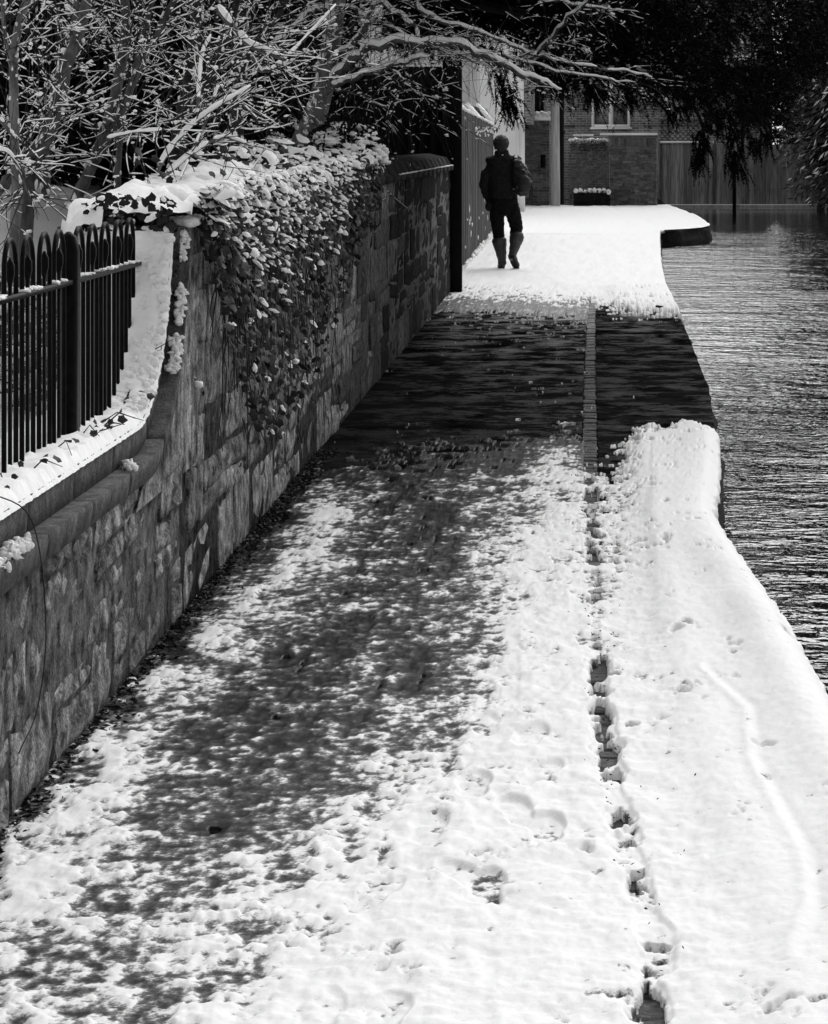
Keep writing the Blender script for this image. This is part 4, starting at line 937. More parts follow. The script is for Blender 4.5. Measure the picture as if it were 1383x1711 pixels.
# stems and leaves lying along the railing's foot
vine = thing('creeping_vine', 'dark vine with a few leaves lying along the foot of the railing', 'vine', (-1.46, 7.5, .78))
vm = MB(); pv = [(-1.462 + random.gauss(0, .006), y, rz(y) + .03 + random.gauss(0, .005)) for y in np.linspace(6.0, 8.85, 26)]; vm.tube(spline(pv, 3), .006, 5)
for _ in range(12):
    p = Vector(random.choice(pv)); vm.tube([p, p + Vector((random.uniform(.02, .06), random.gauss(0, .05), random.uniform(-.01, .05))), p + Vector((random.uniform(.06, .12), random.gauss(0, .1), random.uniform(-.05, .05)))], [.003, .002, .001], 4, cap=False)
vm.tube(spline([(-1.44, 6.45, .80), (-1.34, 6.5, .72), (-1.325, 6.6, .45), (-1.335, 6.55, .25), (-1.34, 6.35, .18)], 6), .0018, 5)
vm.build('stem', M['twig'], vine, True)
for _ in range(26):
    p = Vector(random.choice(pv)) + Vector((random.gauss(.02, .03), random.gauss(0, .04), random.uniform(.0, .03)))
    o = link('leaf', LM[_ % 6], vine); o.matrix_basis = Matrix.Translation(p) @ leaf_frame((random.gauss(.5, .4), random.gauss(-.5, .4), .6), random.uniform(0, 6)) @ Matrix.Scale(random.uniform(.009, .018), 4)

# ================================================================== LEFT FENCE AND THE THINGS BEHIND IT
fence = thing('board_fence', 'weathered vertical board fence with snow along its top beside the walker', 'fence', (-1.43, 38, 0))
fme = []
for k in range(4):
    m = MB(); m.box(-.5, .5, -.5, .5, 0, 1); fme.append(m.mesh('board', M['plank']))
y = 29.25; i = 0
while y < 46.9:
    o = link('board', fme[i % 4], fence); wd_ = .118; hz_ = 2.14 - .16 * (y - 29) / 18 + random.gauss(0, .008)
    o.matrix_basis = Matrix.Translation((-1.455 + random.uniform(-.006, .006), y + wd_ / 2, -.02)) @ Matrix.Diagonal((.022, wd_ - .006, hz_, 1)); y += wd_; i += 1
m = MB(); m.box(-1.53, -1.475, 29.2, 46.9, .35, .43); m.build('rail', M['plank'], fence)
m = MB(); m.box(-1.53, -1.475, 29.2, 46.9, 1.55, 1.63); m.build('rail', M['plank'], fence)
m = MB()
for y in np.arange(29.3, 46.9, .09):
    z = 2.14 - .16 * (y - 29) / 18; m.blobs([(-1.455 + random.gauss(0, .004), y, z + .012)], (.026, .065, random.uniform(.014, .028)))
for _ in range(70):
    px = random.uniform(793, 827); py = 213 + abs(random.gauss(0, 8)); m.blobs([tuple(at(px, py, 1.43 * F / (VX - px)) + Vector((.01, 0, 0)))], (.012, .05, random.uniform(.008, .018)))
for _ in range(26):
    y = random.uniform(31, 46); m.blobs([(-1.435, y, random.uniform(.05, .9))], (.01, .04, random.uniform(.015, .05)))
for _ in range(160):
    y = random.uniform(31, 46.8); m.blobs([(-1.43, y, random.uniform(0.0, .06) * (1 + (y - 31) / 12))], (.03, .09, .03))
m.build('snow', M['snow'], fence, True, 'stuff')
for i, (a, b) in enumerate((((766, 182), (798, 214)), ((779, 181), (806, 212)), ((797, 182), (820, 211)))):
    lab = ('leftmost', 'middle', 'rightmost')[i] + ' of three round-ended snow-topped planks leaning above the fence'
    A_, B_ = at(a[0], a[1], 48.6 + i * .25), at(b[0], b[1], 48.0 + i * .25); d = (B_ - A_); B2 = B_ + d * .25
    t_ = thing('leaning_plank', lab, 'plank', B2[:], 'planks above the fence')
    m = MB(); pts = [A_ - d.normalized() * .05, A_, A_ + d * .5, B2]; m.tube(pts, [.03, .075, .075, .075], 8); m.build('board', M['plank'], t_, True)
    m = MB(); m.tube([p + Vector((.025, -.02, .062)) for p in [A_ - d.normalized() * .06, A_, A_ + d * .5, B2]], [.03, .05, .05, .05], 7); m.build('snow', M['snow'], t_, True, 'stuff')

# --- pale rendered house
hs = thing('rendered_house', 'pale rendered house wall behind the board fence', 'house', (-4.5, 64, 0))
Yh = 63
m = MB(); m.box(-9, at(862, 0, Yh).x, Yh, Yh + 7, -.05, 5.6); m.build('wall', M['render'], hs)
m = MB(); m.box(at(862, 0, Yh).x, at(875, 0, Yh).x, Yh + .02, Yh + 7, 2.15, 5.6); m.build('bay', M['render'], hs)
m = MB(); m.box(at(875, 0, Yh).x, at(886, 0, Yh).x, Yh + .04, Yh + 6.5, 2.13, 5.58); m.build('brick_corner', M['brickfar'], hs)
m = MB(); m.box(at(866, 0, Yh).x, at(876, 0, Yh).x, Yh + .1, Yh + .35, -.05, 2.15); m.build('pillar', M['render'], hs)
m = MB(); m.box(-9, at(797, 0, Yh).x, Yh - .05, Yh - .002, -.05, 5.6); m.build('panel', M['render_dull'], hs)
m = MB(); x = at(787, 0, Yh).x; m.tube([(x, Yh - .1, 0), (x, Yh - .1, 5.6)], .03, 8); m.build('drainpipe', M['render_dull'], hs, True)
m = MB(); x = at(803, 0, Yh).x; m.tube([(x, Yh - .05, 0), (x, Yh - .05, 5.6)], .025, 8); m.build('drainpipe', M['white'], hs, True)
m = MB(); m.add([(-9.3, Yh - .4, 5.6), (-.9, Yh - .4, 5.6), (-.9, Yh + 7.4, 5.6), (-9.3, Yh + 7.4, 5.6), (-7.5, Yh + 3.5, 7.6), (-2.5, Yh + 3.5, 7.6)], [(0, 1, 5, 4), (2, 3, 4, 5), (3, 2, 1, 0)]); m.f.setdefault(3, []).append(np.array([(1, 2, 5), (3, 0, 4)])); m.build('roof', M['snow'], hs)

# --- brickwork built brick by brick
def brick_me():
    bm = bmesh.new(); bmesh.ops.create_cube(bm, size=1); bmesh.ops.bevel(bm, geom=list(bm.edges), offset=.03, segments=1, affect='EDGES', clamp_overlap=True)
    me = bpy.data.meshes.new('brick'); bm.to_mesh(me); bm.free(); me.materials.append(M['brick']); return me
BR = brick_me()
def brick_panel(parent, A, B, z0, z1, soldier=False):
    A = Vector(A); B = Vector(B); d = (B - A); L = d.length; d.normalize(); ang = math.atan2(d.y, d.x); nrm = Vector((d.y, -d.x, 0)); n_ = 0
    q = MB(); P = [A, B, B - nrm * .2, A - nrm * .2]; v = [(p.x, p.y, z) for z in (z0, z1 + .0) for p in P]
    q.add(v, [(0, 1, 5, 4), (1, 2, 6, 5), (2, 3, 7, 6), (3, 0, 4, 7), (4, 5, 6, 7)]); q.build('mortar', M['brickmortar'], parent)
    rows = int((z1 - z0) / .075)
    for r_ in range(rows):
        z = z0 + .0375 + r_ * .075; last = soldier and r_ >= rows - 3
        if last and r_ != rows - 3: continue
        step = .075 if last else .225; s0 = 0 if (r_ % 2 == 0 or last) else -.1125; s_ = s0
        while s_ < L - .03:
            a = max(s_, 0); b = min(s_ + step, L)
            if b - a > .03:
                o = link('brick', BR, parent); c = A + d * ((a + b) / 2) + nrm * (.012 + random.uniform(-.003, .003))
                hh = .213 if last else .064; zc = z + .075 if last else z
                o.matrix_basis = Matrix.Translation((c.x, c.y, zc)) @ Matrix.Rotation(ang, 4, 'Z') @ Matrix.Diagonal((b - a - .011, .03, hh, 1)); n_ += 1
            s_ += step
    return n_
pier = thing('brick_pier', 'brick pier with a thick snow cap left of the wooden pole', 'pier', (-.98, 69.2, 0))
x0, x1 = at(877, 0, 69).x, at(918, 0, 69).x
brick_panel(pier, (x0, 69, 0), (x1, 69, 0), 0, 2.25)
m = MB(); m.box(at(903, 0, 69).x, at(911, 0, 69).x, 68.96, 68.985, 1.02, 1.36); m.build('letter_slot', M['blackwood'], pier)
m = MB(); m.box(x0 + .1, x1 + .05, 68.9, 69.6, 2.26, 2.36); m.box(x0 + .12, x1 - .1, 68.95, 69.5, 2.36, 2.45)
m.blobs(RNG.uniform((x0 + .12, 68.9, 2.33), (x1, 69.1, 2.46), (40, 3)), (.07, .05, .035)); m.build('snow', M['snow'], pier, True, 'stuff')
gw = thing('garden_wall', 'brick garden wall with soldier course and snow coping beyond the path', 'wall', (1.5, 69.4, 0))
ax, bx = at(1018, 0, 69.3).x, at(1097, 0, 69.3).x
brick_panel(gw, (ax, 69.3, 0), (bx, 69.3, 0), 0, 1.80, True)
m = MB(); m.box(ax - .02, bx + .03, 69.22, 69.55, 1.815, 1.865); m.build('coping', M['coping'], gw)
m = MB(); m.box(ax - .25, bx + .02, 69.2, 69.56, 1.868, 1.93); m.build('snow', M['snow'], gw, False, 'stuff')
gl = thing('curved_wall', 'darker brick wing wall set back at the left of the garden wall', 'wall', (.4, 70, 0))
brick_panel(gl, (at(952, 0, 70.6).x, 70.9, 0), (ax - .01, 69.33, 0), 0, 1.70)
m = MB()
for s_ in np.linspace(0, .95, 60): m.blobs([(at(952, 0, 70.6).x + (ax - at(952, 0, 70.6).x) * s_, 70.85 - 1.5 * s_, 1.74 + random.gauss(0, .01))], (.06, .12, .04))
m.box(-.05, .5, 70.2, 70.5, 1.85, 1.90); m.build('snow', M['snow'], gl, True, 'stuff')
m = MB(); cen = np.stack([RNG.uniform(-.1, .85, 500), np.zeros(500), RNG.uniform(1.45, 1.75, 500)], -1); cen[:, 1] = 70.6 - 1.5 * (cen[:, 0] + .1) - .1
leafcards(m, cen, .03); m.build('moss', M['ivy'], gl, False, 'stuff')
bw_ = thing('boundary_wall', 'plain brick wall glimpsed between the pier and the wooden pole', 'wall', (-.7, 72.2, 0))
m = MB(); m.box(-1.35, -.02, 72.1, 72.3, -.05, 2.1); m.build('brickwork', M['brickfar'], bw_)
m = MB(); m.box(-1.37, 0, 72.07, 72.33, 2.1, 2.16); m.build('coping', M['coping'], bw_)
# low planter with a row of snow lumps
pl = thing('planter', 'low dark planter with a row of round snow lumps against the brick wall', 'planter', (.45, 68.9, 0))
px0, px1 = at(958, 0, 68.8).x, at(1019, 0, 68.8).x
m = MB(); m.box(px0, px1, 68.7, 69.0, -.02, .36); m.build('trough', M['bankstone'], pl)
m = MB()
for k in range(8):
    x = px0 + .06 + (px1 - px0 - .1) * k / 7; m.blobs([(x, 68.78 + random.gauss(0, .03), .40 + random.gauss(0, .015))], (.065, .07, .07), ico=ICO2, amp=.10)
m.build('snow', M['snow'], pl, True, 'stuff')
m = MB(); leafcards(m, RNG.uniform((px0, 68.64, .1), (px1, 68.9, .42), (500, 3)), .03); m.build('foliage', M['evergreen'], pl, False, 'stuff')

# --- wooden pole and dark pipe
po = thing('utility_pole', 'pale weathered wooden pole standing at the end of the path', 'pole', (-.51, 68.4, 0))
m = MB(); m.tube([(-.50, 68.4, -.1), (-.51, 68.4, 2), (-.525, 68.4, 5), (-.53, 68.4, 7.5)], [.125, .115, .105, .09], 14); m.build('shaft', M['pole'], po, True)
m = MB(); m.box(-1.1, .05, 68.33, 68.37, 6.9, 7.0); m.build('crossarm', M['pole'], po)
po2 = thing('dark_pipe', 'black drainpipe just right of the wooden pole', 'pipe', (-.35, 70.5, 0))
m = MB(); x = at(938, 0, 71).x; m.tube([(x, 71, -.05), (x, 71, 6)], .07, 10); m.build('pipe', M['iron'], po2, True)
m = MB(); m.tube([(x, 71, 1.9), (x, 71, 2.0)], .095, 10); m.build('bracket', M['iron'], po2)

# --- brick house behind
def wall_with_holes(q, x0, x1, z0, z1, holes, y0, y1):
    xs = sorted({x0, x1} | {h[0] for h in holes} | {h[1] for h in holes}); zs = sorted({z0, z1} | {h[2] for h in holes} | {h[3] for h in holes})
    for a, b in zip(xs, xs[1:]):
        for c, d in zip(zs, zs[1:]):
            if not any(h[0] <= (a + b) / 2 <= h[1] and h[2] <= (c + d) / 2 <= h[3] for h in holes): q.box(a, b, y0, y1, c, d)
bh = thing('brick_house', 'brick house with white windows behind the garden wall and fence', 'house', (3, 88, 0))
Yb = 84.0
def pxh(a, b, c, d): return (at(a, 0, Yb).x, at(b, 0, Yb).x, at(0, d, Yb).z, at(0, c, Yb).z)
holes = [pxh(988, 1053, 130, 213), pxh(1212, 1265, 45, 98), pxh(885, 908, 120, 188), pxh(1120, 1170, -40, 20)]
q = MB(); wall_with_holes(q, -1.9, 6.3, -.05, 6.6, holes, Yb, Yb + .25); q.build('wall', M['brickfar'], bh)
q = MB(); q.box(-1.9, -1.65, Yb + .25, Yb + 8, -.05, 6.6); q.box(6.05, 6.3, Yb + .25, Yb + 8, -.05, 6.6); q.box(-1.65, 6.05, Yb + 7.75, Yb + 8, -.05, 6.6); q.build('wall', M['brickfar'], bh)
q = MB(); q.box(-1.65, 6.05, Yb + 1.6, Yb + 1.7, 0, 6.5); q.build('room_partition', M['blackwood'], bh)
q = MB(); q.add([(-2.2, Yb - .4, 6.6), (6.7, Yb - .4, 6.6), (6.7, Yb + 8.4, 6.6), (-2.2, Yb + 8.4, 6.6), (-2.2, Yb + 4, 8.8), (6.7, Yb + 4, 8.8)], [(0, 1, 5, 4), (2, 3, 4, 5), (3, 2, 1, 0)]); q.add([(-2.2, Yb - .4, 6.6), (-2.2, Yb + 4, 8.8), (-2.2, Yb + 8.4, 6.6)], [(0, 1, 2)]); q.build('roof', M['snow'], bh)
for i, h_ in enumerate(holes):
    fr = MB(); a, b, c, d = h_; t = .09
    fr.box(a, a + t, Yb - .03, Yb + .1, c, d); fr.box(b - t, b, Yb - .03, Yb + .1, c, d); fr.box(a + t, b - t, Yb - .03, Yb + .1, c, c + t); fr.box(a + t, b - t, Yb - .03, Yb + .1, d - t, d)
    fr.box((a + b) / 2 - .07, (a + b) / 2 + .07, Yb - .02, Yb + .09, c + t, d - t); fr.box(a + t, b - t, Yb - .015, Yb + .085, (c + d) / 2 - .03, (c + d) / 2 + .03)
    f_ = fr.build('window', M['white'] if i != 2 else M['iron'], bh)
    gl_ = MB(); gl_.box(a + .02, b - .02, Yb + .11, Yb + .12, c + .02, d - .02); gl_.build('pane', M['glass'], f_)
    s_ = MB(); s_.box(a - .05, b + .05, Yb - .1, Yb - .031, c - .06, c - .002); s_.build('sill', M['white'], f_)
lamp = thing('wall_lamp', 'small round white lamp fixed to the brick wall right of the pole', 'lamp', at(949, 229, 83.95)[:])
c = at(949, 229, 83.9); m = MB(); m.tube([c + Vector((0, .1, 0)), c, c + Vector((0, -.05, 0))], [.05, .085, .06], 12); m.build('bulb_cover', M['white'], lamp, True)
m = MB(); m.box(c.x - .03, c.x + .03, 83.9, 83.998, c.z - .2, c.z - .1); m.build('bracket', M['white'], lamp)

# --- fence along the far water's edge
ff = thing('waterside_fence', 'tall grey vertical board fence along the far edge of the river', 'fence', (5, 80.5, -.2))
bme = MB(); bme.box(-.5, .5, -.5, .5, 0, 1); bme = bme.mesh('board', M['plank_back'])
x = at(1100, 0, 80.5).x; i = 0
while x < 10.5:
    wd_ = random.uniform(.115, .135); o = link('board', bme, ff)
    o.matrix_basis = Matrix.Translation((x + wd_ / 2, 80.5 + random.uniform(-.012, .012), -.24)) @ Matrix.Diagonal((wd_ + .004, .025, 1.86 + (0.02 if x < 4.1 else 0), 1)); x += wd_
x0 = at(1100, 0, 80.5).x
for k, xp in enumerate((x0 - .02, 4.16, 4.86, 7.3, 9.8)):
    m = MB(); m.box(xp - .05, xp + .05, 80.38 if k != 2 else 80.2, 80.48 if k != 2 else 80.3, -.5, 1.72 if k < 2 else 1.4); m.build('post', M['plank_back'] if k != 2 else M['blackwood'], ff)
m = MB(); m.box(x0, 4.2, 80.42, 80.56, 1.645, 1.67); m.build('capping', M['plank_back'], ff)
m = MB(); m.box(x0 - .05, 4.25, 80.40, 80.58, 1.672, 1.72); m.box(x0, 9.9, 80.30, 80.46, -.225, -.205); m.build('snow', M['snow'], ff, False, 'stuff')
m = MB(); m.box(x0, 10.5, 80.28, 80.47, -.45, -.23); m.build('gravel_board', M['plank_back'], ff)
tl = thing('trellis', 'dark diamond lattice trellis above the snowy fence top', 'trellis', (3.4, 80.5, 1.72))
z0, z1, xa, xb = 1.725, 2.35, x0 + .02, 4.15
m = MB(); m.box(xa, xb, 80.46, 80.5, z1, z1 + .04); m.build('rail', M['plank'], tl)
for dirn in (1, -1):
    for s_ in np.arange(xa - (z1 - z0), xb, .16):
        a, b = s_, s_ + (z1 - z0)
        lo_, hi_ = max(a, xa), min(b, xb)
        if hi_ - lo_ < .05: continue
        zA, zB = z0 + (lo_ - a), z0 + (hi_ - a)
        if dirn < 0: zA, zB = z1 - (lo_ - a), z1 - (hi_ - a)
        m = MB(); m.tube([(lo_, 80.48 + .01 * dirn, zA), (hi_, 80.48 + .01 * dirn, zB)], .012, 4); m.build('lath', M['plank'], tl)

# --- snowy laurel at the right edge
lr = thing('laurel_bush', 'long-leaved evergreen bush streaked with snow at the right edge', 'bush', (7.4, 77.5, -.2))
n_ = 5200; c0 = np.array([7.75, 77.5, 2.0]); d = rand_dirs(n_); cen = d * RNG.uniform(.45, 1.03, (n_, 1)) * (1 + .12 * perlin(d[:, 0] * 4, d[:, 2] * 5, 4))[:, None] * np.array([1.9, 1.6, 2.55]) + c0
cen = cen[(cen[:, 2] > -.2)]; n_ = len(cen)
u = np.stack([RNG.normal(.75, .3, n_), RNG.normal(-.2, .3, n_), RNG.normal(.6, .35, n_)], -1); u /= np.linalg.norm(u, axis=1, keepdims=True)
v = np.cross(u, RNG.normal(size=(n_, 3))); v /= np.linalg.norm(v, axis=1, keepdims=True); s_ = RNG.uniform(.08, .16, (n_, 1))
lf, ls = MB(), MB(); lf.rhombs(cen, u * s_, v * s_ * .22); k = (RNG.random(n_) < .13) & (cen[:, 1] < 77.6)
ls.rhombs(cen[k] + np.array([0, -.03, .02]), u[k] * s_[k], v[k] * s_[k] * .20 + np.array([0, 0, .008]))
lf.build('foliage', M['laurel'], lr, False, 'stuff'); ls.build('snow', M['snow'], lr, False, 'stuff')
cm = MB(); cm.blobs([c0], (1.1, .9, 1.6), ico=ICO2, amp=.04); cm.build('inner_growth', M['evergreen'], lr, True)
st_ = MB()
for _ in range(9): st_.tube([(7.75 + random.gauss(0, .3), 77.5, -.3), (7.75 + random.gauss(0, 1), 77.5 + random.gauss(0, .7), 2.6)], [.05, .02], 6)
st_.build('stems', M['bark_dark'], lr)

# --- trees on the far river bank, outside the frame, which the dark water mirrors
def bank_tree(label, x, y, rx, hz, nleaf=5000):
    t_ = thing('bank_tree', label, 'tree', (x, y, .2), 'dark trees on the far river bank')
    m = MB(); m.tube([(x, y, 0), (x, y, hz * .8)], [.3, .1], 8); m.build('trunk', M['bark_dark'], t_, True)
    d = rand_dirs(nleaf); cen = d * RNG.uniform(.6, 1.05, (nleaf, 1)) * np.array([rx, rx, hz * .5]) + np.array([x, y, hz * .55])
    m = MB(); leafcards(m, cen, .28); m.build('crown', M['evergreen'], t_, False, 'stuff')
    m = MB(); m.blobs([(x, y, hz * .55)], (rx * .75, rx * .75, hz * .42), ico=ICO2, amp=.05); m.build('inner_growth', M['needle'], t_, True)
bank_tree('dark tree overhanging the far water right of the fence', 13.5, 66, 3.6, 11)
bank_tree('dark tree on the far river bank nearest the laurel', 11.5, 50, 3.0, 9)
bank_tree('tall dark tree rising behind the laurel bush', 10.3, 88, 4.0, 26, 14000)
hd = thing('evergreen_bush', 'dark evergreen bush rising behind the fence and the laurel', 'bush', (8.2, 82.6, 0))
d = rand_dirs(7000); d = np.sign(d) * np.abs(d) ** .6; cen = d * RNG.uniform(.7, 1.02, (7000, 1)) * np.array([2.2, 1.1, 3.0]) + np.array([8.6, 82.6, 2.9]); m = MB(); leafcards(m, cen, .16); m.build('foliage', M['evergreen'], hd, False, 'stuff')
m = MB(); m.blobs([(8.6, 82.6, 2.8)], (1.9, .8, 2.8), ico=ICO2, amp=.04); m.build('inner_growth', M['needle'], hd, True)
bank_tree('dark tree standing behind the fence beside the tall tree', 13.5, 90, 4, 14, 6000)

# ================================================================== THE WALKER
PXc, PYg = 848, 451.5; YP = YG(PYg); XP = (PXc - VX) * YP / F; K = YP / F
def pp(px, py, dy=0.0): return np.array([XP + (px - PXc) * K, YP + dy, (PYg - py) * K + .012])
per = thing('person', 'person in dark jacket and tall rubber boots walking away along the snowy path', 'person', (XP, YP, 0))
def loft(q, rings, k=16):
    """rings: (center, rx, ry[, normal]) horizontal ellipses unless a normal is given"""
    V = []
    for r_ in rings:
        c, a, b = r_[:3]; ang = np.arange(k) * 2 * np.pi / k
        if len(r_) > 3:
            nz = np.array(r_[3], float); nz /= np.linalg.norm(nz); ex = np.array([1., 0, 0]) - nz * nz[0]; ex /= np.linalg.norm(ex); ey = np.cross(nz, ex)
        else: ex, ey = np.array([1., 0, 0]), np.array([0, 1., 0])
        V.append(np.asarray(c)[None] + a * np.cos(ang)[:, None] * ex + b * np.sin(ang)[:, None] * ey)
    V = np.array(V); n = len(rings); i = np.arange(n - 1)[:, None] * k; j = np.arange(k)[None]; j2 = (j + 1) % k
    q.add(V.reshape(-1, 3), np.stack([i + j, i + j2, i + k + j2, i + k + j], -1).reshape(-1, 4))
    q.f.setdefault(k, []).append(np.array([list(range(k))[::-1], [(n - 1) * k + t for t in range(k)]]) + q.n - n * k)
def remeshed(q, name, mat, parent, vox=.011, sm=4, kind=None):
    o = q.build(name, mat, parent, True)
    r_ = o.modifiers.new('remesh', 'REMESH'); r_.mode = 'VOXEL'; r_.voxel_size = vox; r_.use_smooth_shade = True
    s_ = o.modifiers.new('smooth', 'SMOOTH'); s_.iterations = sm; s_.factor = .5
    return o
def folds(o, strength, scale, tname):
    tx = bpy.data.textures.get(tname) or bpy.data.textures.new(tname, 'CLOUDS'); tx.noise_scale = scale; tx.noise_depth = 2
    d = o.modifiers.new('folds', 'DISPLACE'); d.texture = tx; d.texture_coords = 'LOCAL'; d.strength = strength; d.mid_level = .5; return o
def limb(q, pts, rad, k=12): q.tube(pts, rad, k)
# body: one continuous figure
b = MB()
HC = pp(837, 243)
b.blobs([HC], (.078, .10, .115), ico=ICO2, amp=0); b.blobs([HC + np.array([0, .02, -.05])], (.06, .075, .07), ico=ICO2, amp=0)
b.blobs([HC + np.array([0, .105, -.02])], (.014, .022, .02), ico=ICO1, amp=0)           # nose, facing up the path
for sgn in (-1, 1): b.blobs([HC + np.array([sgn * .08, .01, -.02])], (.010, .022, .03), ico=ICO1, amp=0)   # ears
b.blobs([HC + np.array([0, .092, -.065])], (.026, .012, .008), ico=ICO1, amp=0)
loft(b, [(pp(838, 262), .058, .062), (pp(838, 248), .055, .06)])
loft(b, [(pp(842, 340), .15, .10), (pp(842, 322), .15, .10), (pp(841, 300), .165, .105), (pp(841, 280), .185, .11), (pp(841, 268), .15, .09), (pp(839, 261), .07, .06)])
LEG_L = [pp(832, 338), pp(830, 360), pp(833, 386, .02), pp(836, 410, -.01), pp(839, 438, -.03)]
LEG_R = [pp(853, 338), pp(856, 360, -.01), pp(861, 386, -.02), pp(859, 408, -.10), pp(856, 428, -.17)]
limb(b, LEG_L, [.085, .08, .055, .05, .036]); limb(b, LEG_R, [.085, .08, .055, .05, .036])
ARM_L = [pp(820, 274), pp(811, 292, .0), pp(808, 312, .02), pp(813, 330, .05), pp(818, 340, .07)]
ARM_R = [pp(862, 274), pp(872, 290, .03), pp(872, 312, .08), pp(862, 305, .2), pp(858, 296, .22)]
limb(b, ARM_L, [.05, .046, .04, .034, .03]); limb(b, ARM_R, [.05, .046, .04, .034, .03])
def hand(q, c, d):
    c = np.asarray(c); d = np.asarray(d, float); d /= np.linalg.norm(d); sd = np.cross(d, np.array([0, 1., 0])); sd /= np.linalg.norm(sd)
    q.tube([c, c + d * .05, c + d * .085], [.026, .034, .03], 8)
    for k, (o_, l_) in enumerate(((-.028, .06), (-.010, .075), (.009, .07), (.027, .055))):
        a = c + d * .08 + sd * o_; q.tube([a, a + d * l_ * .5, a + d * l_ + np.array([0, .025, 0])], [.010, .009, .007], 6)
    a = c + d * .02 + sd * .03; q.tube([a, a + sd * .025 + d * .025, a + sd * .03 + d * .06], [.011, .010, .008], 6)
hand(b, ARM_L[-1], (.1, .3, -1)); hand(b, ARM_R[-1], (-.4, .2, .8))
for P_ in (LEG_L, LEG_R): b.blobs([P_[-1] + np.array([0, .04, -.04])], (.04, .10, .035), ico=ICO2, amp=0)
remeshed(b, 'body', M['skin'], per, .010, 2)
# hair: rounded crown, fuller at the nape
h_ = MB(); h_.blobs([HC + np.array([0, -.012, .018])], (.107, .118, .114), ico=ICO2, amp=.0); h_.blobs([HC + np.array([0, -.035, -.035])], (.085, .08, .085), ico=ICO2, amp=0)
for _ in range(60):
    d = rand_dirs(1)[0]; d[1] = -abs(d[1]) * .8; d[2] = d[2] * .9; h_.blobs([HC + np.array([0, -.02, 0]) + d * np.array([.085, .09, .095])], (.02, .02, .025), amp=.1)
folds(remeshed(h_, 'hair', M['hair'], per, .007, 1), .018, .022, 'tufts')
# jacket with raised collar, both sleeves and hem
j = MB()
loft(j, [(pp(841, 333), .185, .135), (pp(841, 322), .183, .135), (pp(841, 305), .192, .14), (pp(841, 288), .215, .145), (pp(841, 274), .222, .135), (pp(840, 266), .18, .11), (pp(839, 261), .10, .085), (pp(838, 256), .088, .085), (pp(838, 252), .086, .083)], 20)
limb(j, [pp(829, 281), pp(819, 282)] + [p for p in ARM_L[1:]], [.05, .075, .070, .062, .052, .045]); limb(j, [pp(855, 281), pp(864, 282)] + ARM_R[1:], [.05, .075, .07, .062, .052, .045])
j.blobs([pp(817, 346, -.02)], (.05, .06, .075), ico=ICO2, amp=.08)
for sgn in (-1, 1): j.blobs([pp(841 + sgn * 20, 269)], (.085, .09, .06), ico=ICO2, amp=0)
folds(remeshed(j, 'jacket', M['cloth'], per, .010, 3), .035, .075, 'cloth_folds')
# trousers
tq = MB(); loft(tq, [(pp(843, 362), .10, .11), (pp(842, 350), .175, .125), (pp(842, 336), .182, .128), (pp(842, 322), .17, .12)], 18)
limb(tq, [pp(831, 345), pp(830, 362), pp(832, 386, .02), pp(834, 404, .0)], [.10, .098, .078, .078]); limb(tq, [pp(854, 345), pp(858, 362, -.01), pp(863, 384, -.02), pp(862, 398, -.07)], [.10, .098, .082, .08])
folds(remeshed(tq, 'trousers', M['trouser'], per, .010, 2), .032, .06, 'trouser_folds')
# tall boots; the right heel is lifting
def boot(left):
    q = MB(); so_ = MB()
    if left:
        q.tube([pp(833.5, 399, .0), pp(834, 404, 0), pp(836.5, 420, -.01), pp(838.5, 435, -.03), pp(839, 444, -.03)], [.082, .100, .076, .056, .058], 14)
        q.tube([pp(823.5, 402), pp(831, 406)], [.012, .03], 6)
        q.tube([pp(838.5, 442, -.06), pp(837.5, 446, .02), pp(836, 447.5, .16), pp(835.5, 448, .2)], [.045, .05, .045, .03], 12)
        so_.tube([pp(838, 449.8, -.095), pp(837, 449.8, .02), pp(836, 449.8, .21)], [.04, .045, .04], 10, ez=.3)
    else:
        q.tube([pp(863.5, 393, -.04), pp(863.5, 397, -.06), pp(860.5, 412, -.11), pp(857, 424, -.16), pp(856, 429, -.17)], [.086, .098, .072, .055, .058], 14)
        q.tube([pp(874.5, 397.5, -.06), pp(866, 401, -.06)], [.012, .03], 6)
        q.tube([pp(855.5, 427, -.18), pp(858.5, 436, -.12), pp(862, 445, -.05), pp(863.5, 449, -.01)], [.05, .054, .05, .032], 12)
        so_.tube([pp(855, 429, -.225), pp(858, 437, -.17), pp(861.5, 445.5, -.10), pp(863.5, 450, -.05)], [.042, .048, .05, .035], 10, ez=.4)
    o = folds(remeshed(q, 'boot', M['rubber'], per, .009, 1), .016, .05, 'boot_creases'); so_.build('sole', M['sole'], o, True); return o
boot(True); boot(False)
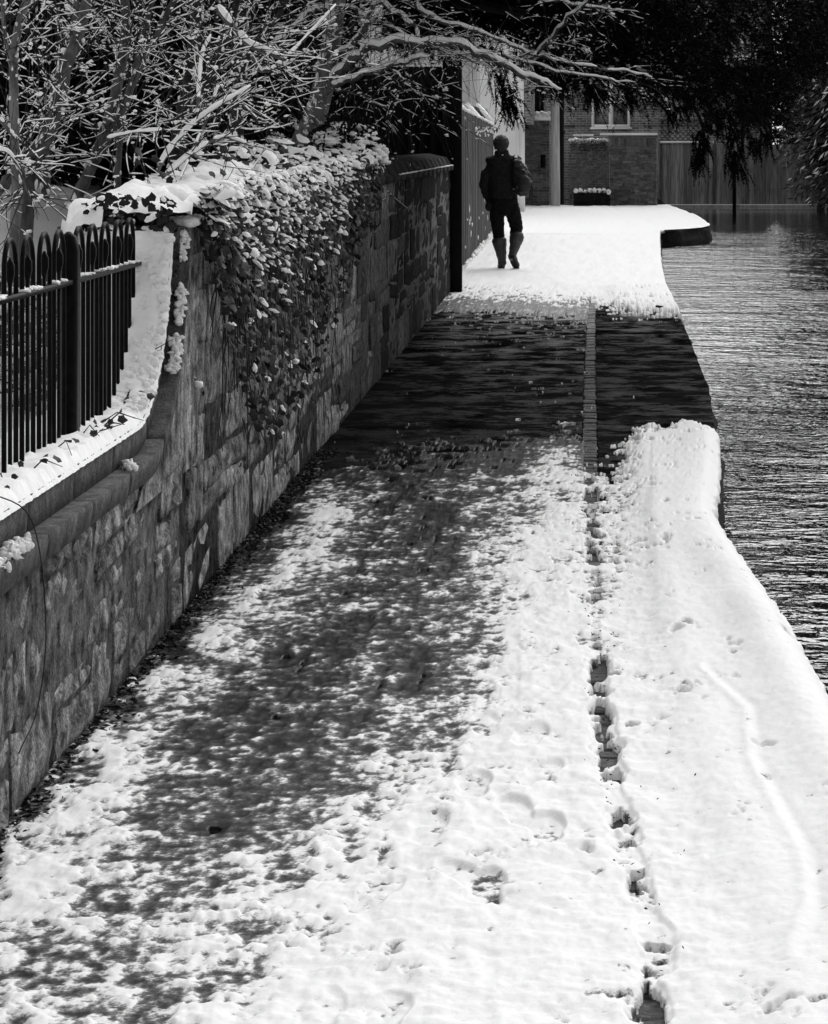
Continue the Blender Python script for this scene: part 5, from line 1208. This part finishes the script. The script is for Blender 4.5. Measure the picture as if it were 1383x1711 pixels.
# backpack slung on the right shoulder
bp = thing('backpack', 'black backpack slung over the right shoulder of the walker', 'backpack', tuple(pp(870, 330, -.15)))
q = MB(); loft(q, [(pp(874, 328, -.16), .06, .06), (pp(873.5, 322, -.17), .10, .09), (pp(873, 308, -.18), .118, .105), (pp(871.5, 292, -.18), .115, .105), (pp(868, 279, -.17), .09, .09), (pp(864, 270, -.14), .05, .06), (pp(862, 266, -.12), .02, .03)], 16)
body_ = folds(remeshed(q, 'bag', M['nylon'], bp, .010, 2), .05, .07, 'bag_folds')
q = MB(); loft(q, [(pp(876, 322, -.27), .06, .03), (pp(876, 310, -.285), .085, .045), (pp(875, 299, -.285), .08, .045), (pp(873, 293, -.27), .05, .03)], 14); remeshed(q, 'front_pocket', M['nylon'], bp, .009, 2)
q = MB(); q.tube([pp(862, 266, -.12), pp(862, 261, -.03), pp(863, 262, .08), pp(866, 285, .16)], [.022, .024, .024, .02], 8, ez=.5); q.build('shoulder_strap', M['nylon'], bp, True)
for pts in ([(884, 308), (888, 316), (885, 325), (886, 332)], [(886, 305), (891, 318), (889, 327)], [(868, 280), (873, 286), (878, 292)]):
    q = MB(); q.tube([pp(a, b_, -.24) for a, b_ in pts], .010, 6, ez=.4); q.build('strap', M['nylon'], bp, True)
for a, b_ in ((874, 285), (869, 297), (865, 322), (858.5, 317)):
    q = MB(); c = pp(a, b_, -.30 if a > 866 else -.2); q.box(c[0] - .010, c[0] + .010, c[1] - .006, c[1] + .006, c[2] - .007, c[2] + .007); q.build('buckle', M['buckle'], bp)

# ================================================================== SMALL THINGS ON THE GROUND
stk = MB(); stk.tube([at(1096, 517, 26.0) + Vector((0, 0, .03)), at(1115, 521, 25.9) + Vector((0, 0, .035)), at(1136, 528, 25.4) + Vector((0, 0, .0))], [.012, .016, .018], 7)
o = stk.build('stick', M['bark_dark'], None, True); tag(o, 'short dark stick lying across the snowy river edge', 'stick')
# dead leaves and grit along the wall foot and in the gutter (uncountable litter)
lt = MB(); n_ = 3200
Yl = 5.2 + 9 * RNG.random(n_) ** 1.3; Xl = WALLX + np.abs(RNG.normal(0, .045, n_)) + .005
leafcards(lt, np.stack([Xl, Yl, RNG.uniform(.004, .02, n_)], -1), .012, .85)
n2 = 500; Yl = RNG.uniform(5, 15, n2); Xl = gut(Yl) + RNG.normal(.03, .05, n2); k = fbm(Xl * 5, Yl * 3, 71, 2) > .1
leafcards(lt, np.stack([Xl, Yl, np.full(n2, .02) + RNG.uniform(0, .015, n2)], -1)[k], .005, .6)
n3 = 260; Yl = RNG.uniform(5, 13, n3); Xl = RNG.uniform(.15, .6, n3); k = fbm(Xl * 4, Yl * 2, 72, 2) > .25
leafcards(lt, np.stack([Xl, Yl, np.full(n3, .05)], -1)[k], .005, .6)
lt.build('leaf_litter', M['litter'], None, False, 'stuff')['label'] = 'dead leaves and grit along the foot of the wall and the gutter'
